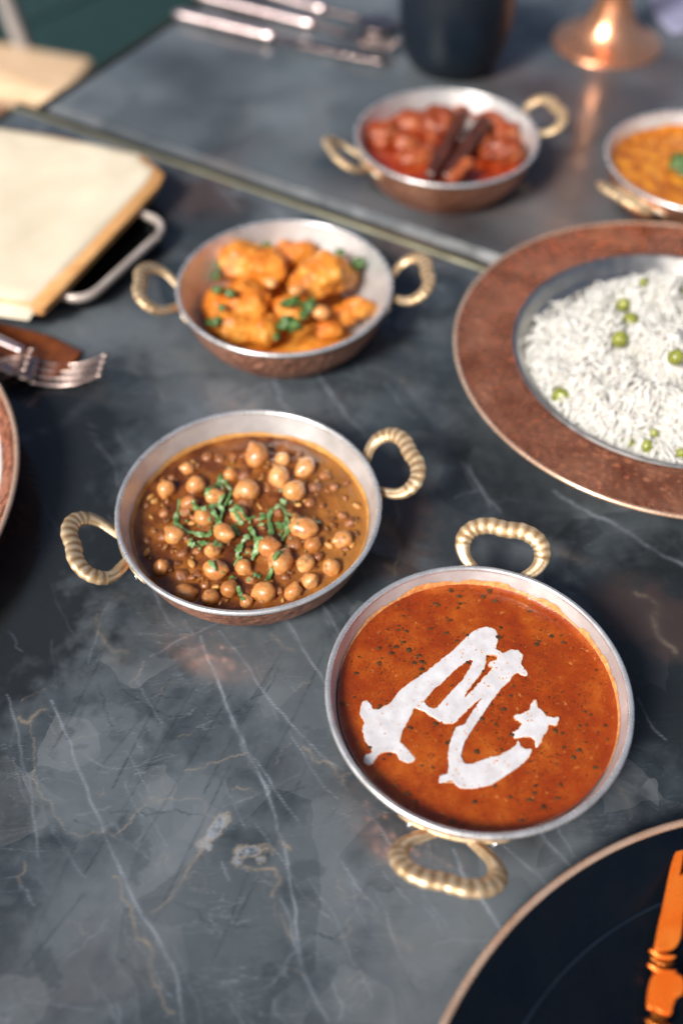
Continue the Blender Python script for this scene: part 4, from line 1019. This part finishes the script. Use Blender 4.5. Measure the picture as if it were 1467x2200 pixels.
# ------------------------------------------------------------------ black tray, cream folder, forks
TA = np.array([-.1320, .6660]); TB = np.array([-.1850, .5680])
dirE = -EX
quad = [TA, TA + dirE * .16, TB + dirE * .16, TB]
ctr = sum(quad) / 4
tr = thing('small_tray', (ctr[0], ctr[1], .0004), 'small black tray with a pale copper lip, half under the cream folder', 'tray')
poly = [Vector((p[0] - ctr[0], p[1] - ctr[1])) for p in quad]
if sum(poly[i].x * poly[(i + 1) % 4].y - poly[(i + 1) % 4].x * poly[i].y for i in range(4)) < 0: poly = poly[::-1]
rpl = rounded_poly(poly, .022, 10)
def off(P, d):
    n = len(P); out = []
    for i in range(n): e = P[(i + 1) % n] - P[i - 1]; m = Vector((e.y, -e.x)).normalized(); out.append(P[i] + m * d)
    return out
rings = [(-.012, 0.0), (-.004, .001), (-.001, .006), (0, .0125), (-.0008, .0135), (-.0016, .0125), (-.0028, .006), (-.006, .0032), (-.015, .0028)]
v = []; f = []; n = len(rpl)
for d, z in rings: v += [(p.x, p.y, z) for p in off(rpl, d)]
for i in range(len(rings) - 1):
    for k_ in range(n): a = i * n + k_; bb = i * n + (k_ + 1) % n; f.append((a, bb, bb + n, a + n))
f.append(tuple((len(rings) - 1) * n + k_ for k_ in range(n)))
mesh('tray_body', v, f, M['black'], tr)
path = [Vector((p.x, p.y, .0135)) for p in off(rpl, -.0005)]
path += [path[0], path[1]]
v, f = sweep(path, lambda t: (.0030, .0034), 10); mesh('tray_lip', v, f, M['lip'], tr)

zt = .020
fp = [(-20, 278), (120, 300), (235, 325), (300, 338), (330, 352), (352, 385), (330, 412), (80, 690), (40, 700), (-20, 690)]
FP = [at(u, v, zt)[:2] for u, v in [(-120, 262), (120, 298), (235, 322), (305, 338), (352, 380), (340, 405), (80, 688), (-120, 660)]]
fc = sum(FP) / len(FP)
fo = thing('menu_folder', (fc[0], fc[1], .0150), 'thick cream folder with an orange tan edge resting across the black tray', 'folder')
def sheet_outline(pts, insetx=0): return [Vector((p[0] - fc[0], p[1] - fc[1])) for p in pts]
base = sheet_outline(FP)
if sum(base[i].x * base[(i + 1) % len(base)].y - base[(i + 1) % len(base)].x * base[i].y for i in range(len(base))) < 0: base = base[::-1]
def dense(P, n=5):
    out = []
    for i in range(len(P)):
        for k_ in range(n): out.append(P[i].lerp(P[(i + 1) % len(P)], k_ / n))
    return out
bsd = dense(base)
FA, FB = (Vector((FP[i_][0] - fc[0], FP[i_][1] - fc[1])) for i_ in (6, 7)); fd = (FB - FA).normalized(); fin = Vector((-fd.y, fd.x)); fin = fin if fin.dot(-FA) > 0 else -fin
bs2 = [p + fin * .010 if abs((p - FA).cross(fd)) < .004 else p for p in bsd]
for i_, (ofs, z0_, z1_) in enumerate(((-.0010, 0, .0026), (-.0022, .0029, .0052), (-.0014, .0055, .0078))):
    v, f = slab([p + Vector((.0012 * i_, -.0010 * (i_ % 2))) for p in off(bs2, ofs)], z0_, z1_, .0006, 1); mesh('page_block', v, f, M['tan'], fo)
# bowed top cover: fan of rings pulled in toward the middle with a little sag
cpt = Vector((0, 0)); v = []; f = []; n = len(bsd); rr = 12
for j in range(rr + 1):
    s_ = 1 - j / rr
    for p in bsd:
        q = cpt.lerp(p, s_ if j else 1.0)
        z = .0094 + .0014 * nz(q.x, q.y, 18, 3) + .0008 * nz(q.x, q.y, 50, 9) - (.0022 if j == 0 else 0)
        eA, eB = (Vector((FP[i_][0] - fc[0], FP[i_][1] - fc[1])) for i_ in (6, 7)); ed = (eB - eA).normalized(); dd = abs((q - eA).cross(ed)); 
        if dd < .012: z = z * (dd / .012) ** .35 + .0004
        if j == 0 and dd < .0005: q = q + Vector((ed.y, -ed.x)) * (.001 if Vector((ed.y, -ed.x)).dot(q) > 0 else -.001)
        # stay back from the lower right side so the tan edge shows as a band
        edge = Vector((q.x, q.y)); k2 = max(0, edge.dot(Vector((.78, -.62))))
        q2 = q - Vector((.78, -.62)) * (.010 * (s_ ** 3) * min(1, k2 / .03))
        v.append((q2.x, q2.y, z))
for j in range(rr):
    for k_ in range(n): a = j * n + k_; bb = j * n + (k_ + 1) % n; f.append((a, bb, bb + n, a + n))
mesh('cover', v, f, M['paper'], fo)

NP = [at(u, v)[:2] for u, v in [(-120, 690), (0, 700), (110, 728), (178, 762), (150, 800), (105, 822), (-20, 800), (-120, 780)]]; nc = sum(NP) / len(NP)
npk = thing('leather_coaster', (nc[0], nc[1], .0004), 'rust brown leather mat under the two forks at the left edge', 'mat')
pp = [Vector((p[0] - nc[0], p[1] - nc[1])) for p in NP]
if sum(pp[i].x * pp[(i + 1) % len(pp)].y - pp[(i + 1) % len(pp)].x * pp[i].y for i in range(len(pp))) < 0: pp = pp[::-1]
v, f = slab(dense(pp, 3), 0, .003, .001, 2); mesh('mat_sheet', v, f, M['rust'], npk)
def fork_meshes():
    """fork with the tine tips at +x; origin at the tips"""
    parts = []
    for j in range(4):
        y = (j - 1.5) * .0069
        path = [Vector((-.052 + .052 * t, y * (1 - .06 * t), .002 + .0085 * (t ** 2) - .006 * math.sin(math.pi * t) * .8)) for t in [i / 12 for i in range(13)]]
        parts.append(('tine', sweep(path, lambda t: (.0015 * (1 - .25 * t), .0013 * (1 - .1 * t)), 8)))
    path = [Vector((-.190 + .142 * t, 0, .004 + .006 * math.sin(math.pi * t))) for t in [i / 26 for i in range(27)]]
    def rf(t):
        if t < .6: return (.0075 - .0045 * (t / .6), .0016)
        if t < .8: return (.0030, .0018)
        u = (t - .8) / .2; return (.0030 + .0092 * math.sin(u * math.pi / 2), .0014)
    parts.append(('fork_handle', sweep(path, rf, 12)))
    return parts
FKS = [((228, 786), .012, -2, 'fork with the tines farther right, on the rust mat', None),
       ((70, 774), .016, -1, 'fork lying on top, tines ending near the left edge', None)]
for (u, v_), z, an, lb, _ in FKS:
    p = at(u, v_, z); an = math.degrees(math.atan2(.0, 1)) + an
    fk = thing('table_fork', (p[0], p[1], z - .0085), lb, 'fork', 'forks at the left edge', rad(an))
    for nm, (v, f) in fork_meshes(): mesh(nm, v, f, M['fork'], fk)
p0, p1 = at(-90, 690, .022), at(50, 752, .018)
kn = thing('table_spoon', (p1[0], p1[1], .018), 'pale spoon handle over the forks at the left edge', 'spoon')
d = Vector((p0[0] - p1[0], p0[1] - p1[1], .004))
v, f = sweep([d * (i / 20) for i in range(21)], lambda t: (.0030 + .002 * t, .0016), 12); mesh('spoon_handle', v, f, M['cutlery'], kn)

# ------------------------------------------------------------------ far table things
gc = at(1302, 92, 0)
gb = thing('copper_goblet', (gc[0], gc[1], .0004), 'shiny copper goblet on a flared foot, its bowl above the frame', 'goblet')
v, f = lathe(lst([(.0, .0), (.050, 0), (.0525, .0012), (.0520, .0030), (.044, .0060), (.033, .0115), (.024, .022), (.0180, .036), (.0145, .055), (.0130, .110)], 4), 96); mesh('foot', v, f, M['goblet'], gb)
v, f = lathe(lst([(.0130, .110), (.016, .116), (.016, .120), (.0125, .126), (.013, .150), (.018, .164), (.033, .180), (.042, .205), (.043, .235), (.040, .262), (.0385, .262), (.0405, .235), (.039, .206), (.030, .184), (.0, .172)], 4), 96); mesh('bowl', v, f, M['goblet'], gb)
mc = at(970, 138, 0)
mg = thing('dark_mug', (mc[0], mc[1], .0004), 'matt navy black tumbler with a rounded bottom', 'tumbler')
v, f = lathe(lst([(.0, 0), (.027, 0), (.033, .002), (.039, .009), (.044, .022), (.0468, .040), (.0472, .062), (.0455, .088), (.0435, .108), (.0425, .110), (.0415, .108), (.0445, .062), (.041, .025), (.025, .008), (.0, .007)], 4), 96); mesh('tumbler_wall', [(x * 1.13, y * 1.13, z * 1.1) for x, y, z in v], f, M['mug'], mg)

def cutlery(name, a, b_, c_, label, blade, hw=.0070):
    A_, B_, C_ = (at(*q, .006) for q in (a, b_, c_))
    o = thing(name, (A_[0], A_[1], .0035), label, name.split('_')[-1], 'rose metal cutlery on the far table')
    L = lambda P_: Vector((P_[0] - A_[0], P_[1] - A_[1], 0))
    n = 24; p = [L(A_).lerp(L(B_), i / n) + Vector((0, 0, .003)) for i in range(n + 1)]
    v, f = sweep(p, lambda t: (hw * min(1, .55 + 6 * t, .55 + 9 * (1 - t) if t > .9 else 1), hw * .75 * min(1, .5 + 8 * t)), 14); mesh('handle', v, f, M['cutlery'], o)
    q = [L(B_).lerp(L(C_), i / n) + Vector((0, 0, .003)) for i in range(n + 1)]
    if blade == 'knife': v, f = sweep(q, lambda t: (.0032 + .0050 * min(1, t * 4) * (1 - .55 * max(0, t - .6) / .4), .0011), 12); mesh('blade', v, f, M['fork'], o)
    elif blade == 'spoon':
        v, f = sweep(q, lambda t: (.0030 if t < .5 else .0030 + .017 * math.sin((t - .5) * 2 * math.pi * .97) ** .6 if 0 < (t - .5) * 2 * .97 < 1 else .003, .0018), 14); mesh('spoon_bowl', v, f, M['fork'], o)
    else:
        v, f = sweep(q[:15], lambda t: (.0030 + .008 * max(0, t - .7) / .3, .0016), 12); mesh('neck', v, f, M['fork'], o)
        d = (q[-1] - q[14]).normalized(); s_ = Vector((-d.y, d.x, 0)); Lh = (q[-1] - q[14]).length
        for j in range(4):
            pth = [q[14] + s_ * ((j - 1.5) * .0058) + d * (Lh * t) + Vector((0, 0, -.003 * math.sin(math.pi * t) + .004 * t)) for t in [i / 8 for i in range(9)]]
            v, f = sweep(pth, lambda t: (.0017, .0013), 8); mesh('tine', v, f, M['fork'], o)
    return o
cutlery('table_knife', (375, 28), (592, 80), (830, 132), 'knife nearest the viewer among the cutlery on the far table', 'knife')
cutlery('table_fork', (420, -12), (678, 54), (850, 105), 'fork between the knife and the spoon on the far table', 'fork')
cutlery('table_spoon', (530, -28), (700, 22), (850, 62), 'spoon farthest back among the cutlery on the far table', 'spoon')

nq = [at(u, v)[:2] for u, v in [(1385, -60), (1600, -60), (1600, 60), (1440, 78), (1400, 40)]]; ncn = sum(nq) / len(nq)
nk = [Vector((p[0] - ncn[0], p[1] - ncn[1])) for p in nq]
if sum(nk[i].x * nk[(i + 1) % len(nk)].y - nk[(i + 1) % len(nk)].x * nk[i].y for i in range(len(nk))) < 0: nk = nk[::-1]
v, f = slab(dense(nk, 3), 0, .006, .0025, 3)
tag(mesh('cloth_napkin', v, f, M['lav'], None, loc=(ncn[0], ncn[1], .0004)), 'pale lavender napkin behind the goblet in the top right corner', 'napkin')

# ------------------------------------------------------------------ chair and teal seat beyond the tables
def rbox(x0, x1, y0, y1, z0, z1, r=.01):
    return slab(rounded_poly([Vector((x0, y0)), Vector((x1, y0)), Vector((x1, y1)), Vector((x0, y1))], r, 4), z0, z1, min(r, (z1 - z0) * .45), 3)
cz = at(96, 112, -.22)
chr_ = thing('wooden_chair', (cz[0] - .06, cz[1], -.749), 'pale wooden chair beyond the table in the top left corner', 'chair', None, rad(-12))
zs = .749 - .22
sq = [at(u, v, -.22)[:2] - np.array([cz[0] - .06, cz[1]]) for u, v in [(-200, 52), (202, 124), (128, 212), (-200, 150)]]
sq = [Vector(rot2(p, rad(12))) for p in sq][::-1]
v, f = slab(rounded_poly(sq, .012, 4), zs - .03, zs, .008, 3); mesh('seat', v, f, M['wood'], chr_)
c4 = sum(sq, Vector((0, 0))) / 4
v, f = slab([c4 + (p - c4) * .9 for p in sq], zs - .11, zs - .0305, .003, 2); mesh('seat_rail', v, f, M['brownwood'], chr_)
for p in sq:
    q = c4 + (p - c4) * .82; v, f = rbox(q.x - .016, q.x + .016, q.y - .014, q.y + .014, 0, zs - .111, .006); mesh('leg', v, f, M['brownwood'], chr_)
def chloc(u, v, z):
    p = at(u, v, z); q = rot2((p[0] - (cz[0] - .06), p[1] - cz[1]), rad(12)); return Vector((q[0], q[1], z + .749))
pa, pb = chloc(56, 108, -.23), chloc(-6, -60, -.12)
v, f = sweep([pa.lerp(pb, i / 10) for i in range(11)], lambda t: (.019, .011), 14, sect=lambda t, a: 1 / max(abs(math.cos(a)), abs(math.sin(a))) * .9); mesh('back_post', v, f, M['pale'], chr_)
tcz = at(250, 40, -.35)
v, f = rbox(-.30, .60, -.20, .9, 0, .40, .04)
tag(mesh('bench_cushion', v, f, M['teal'], None, loc=(tcz[0], tcz[1], -.749)), 'dark teal upholstered bench seen past the table corner', 'bench')
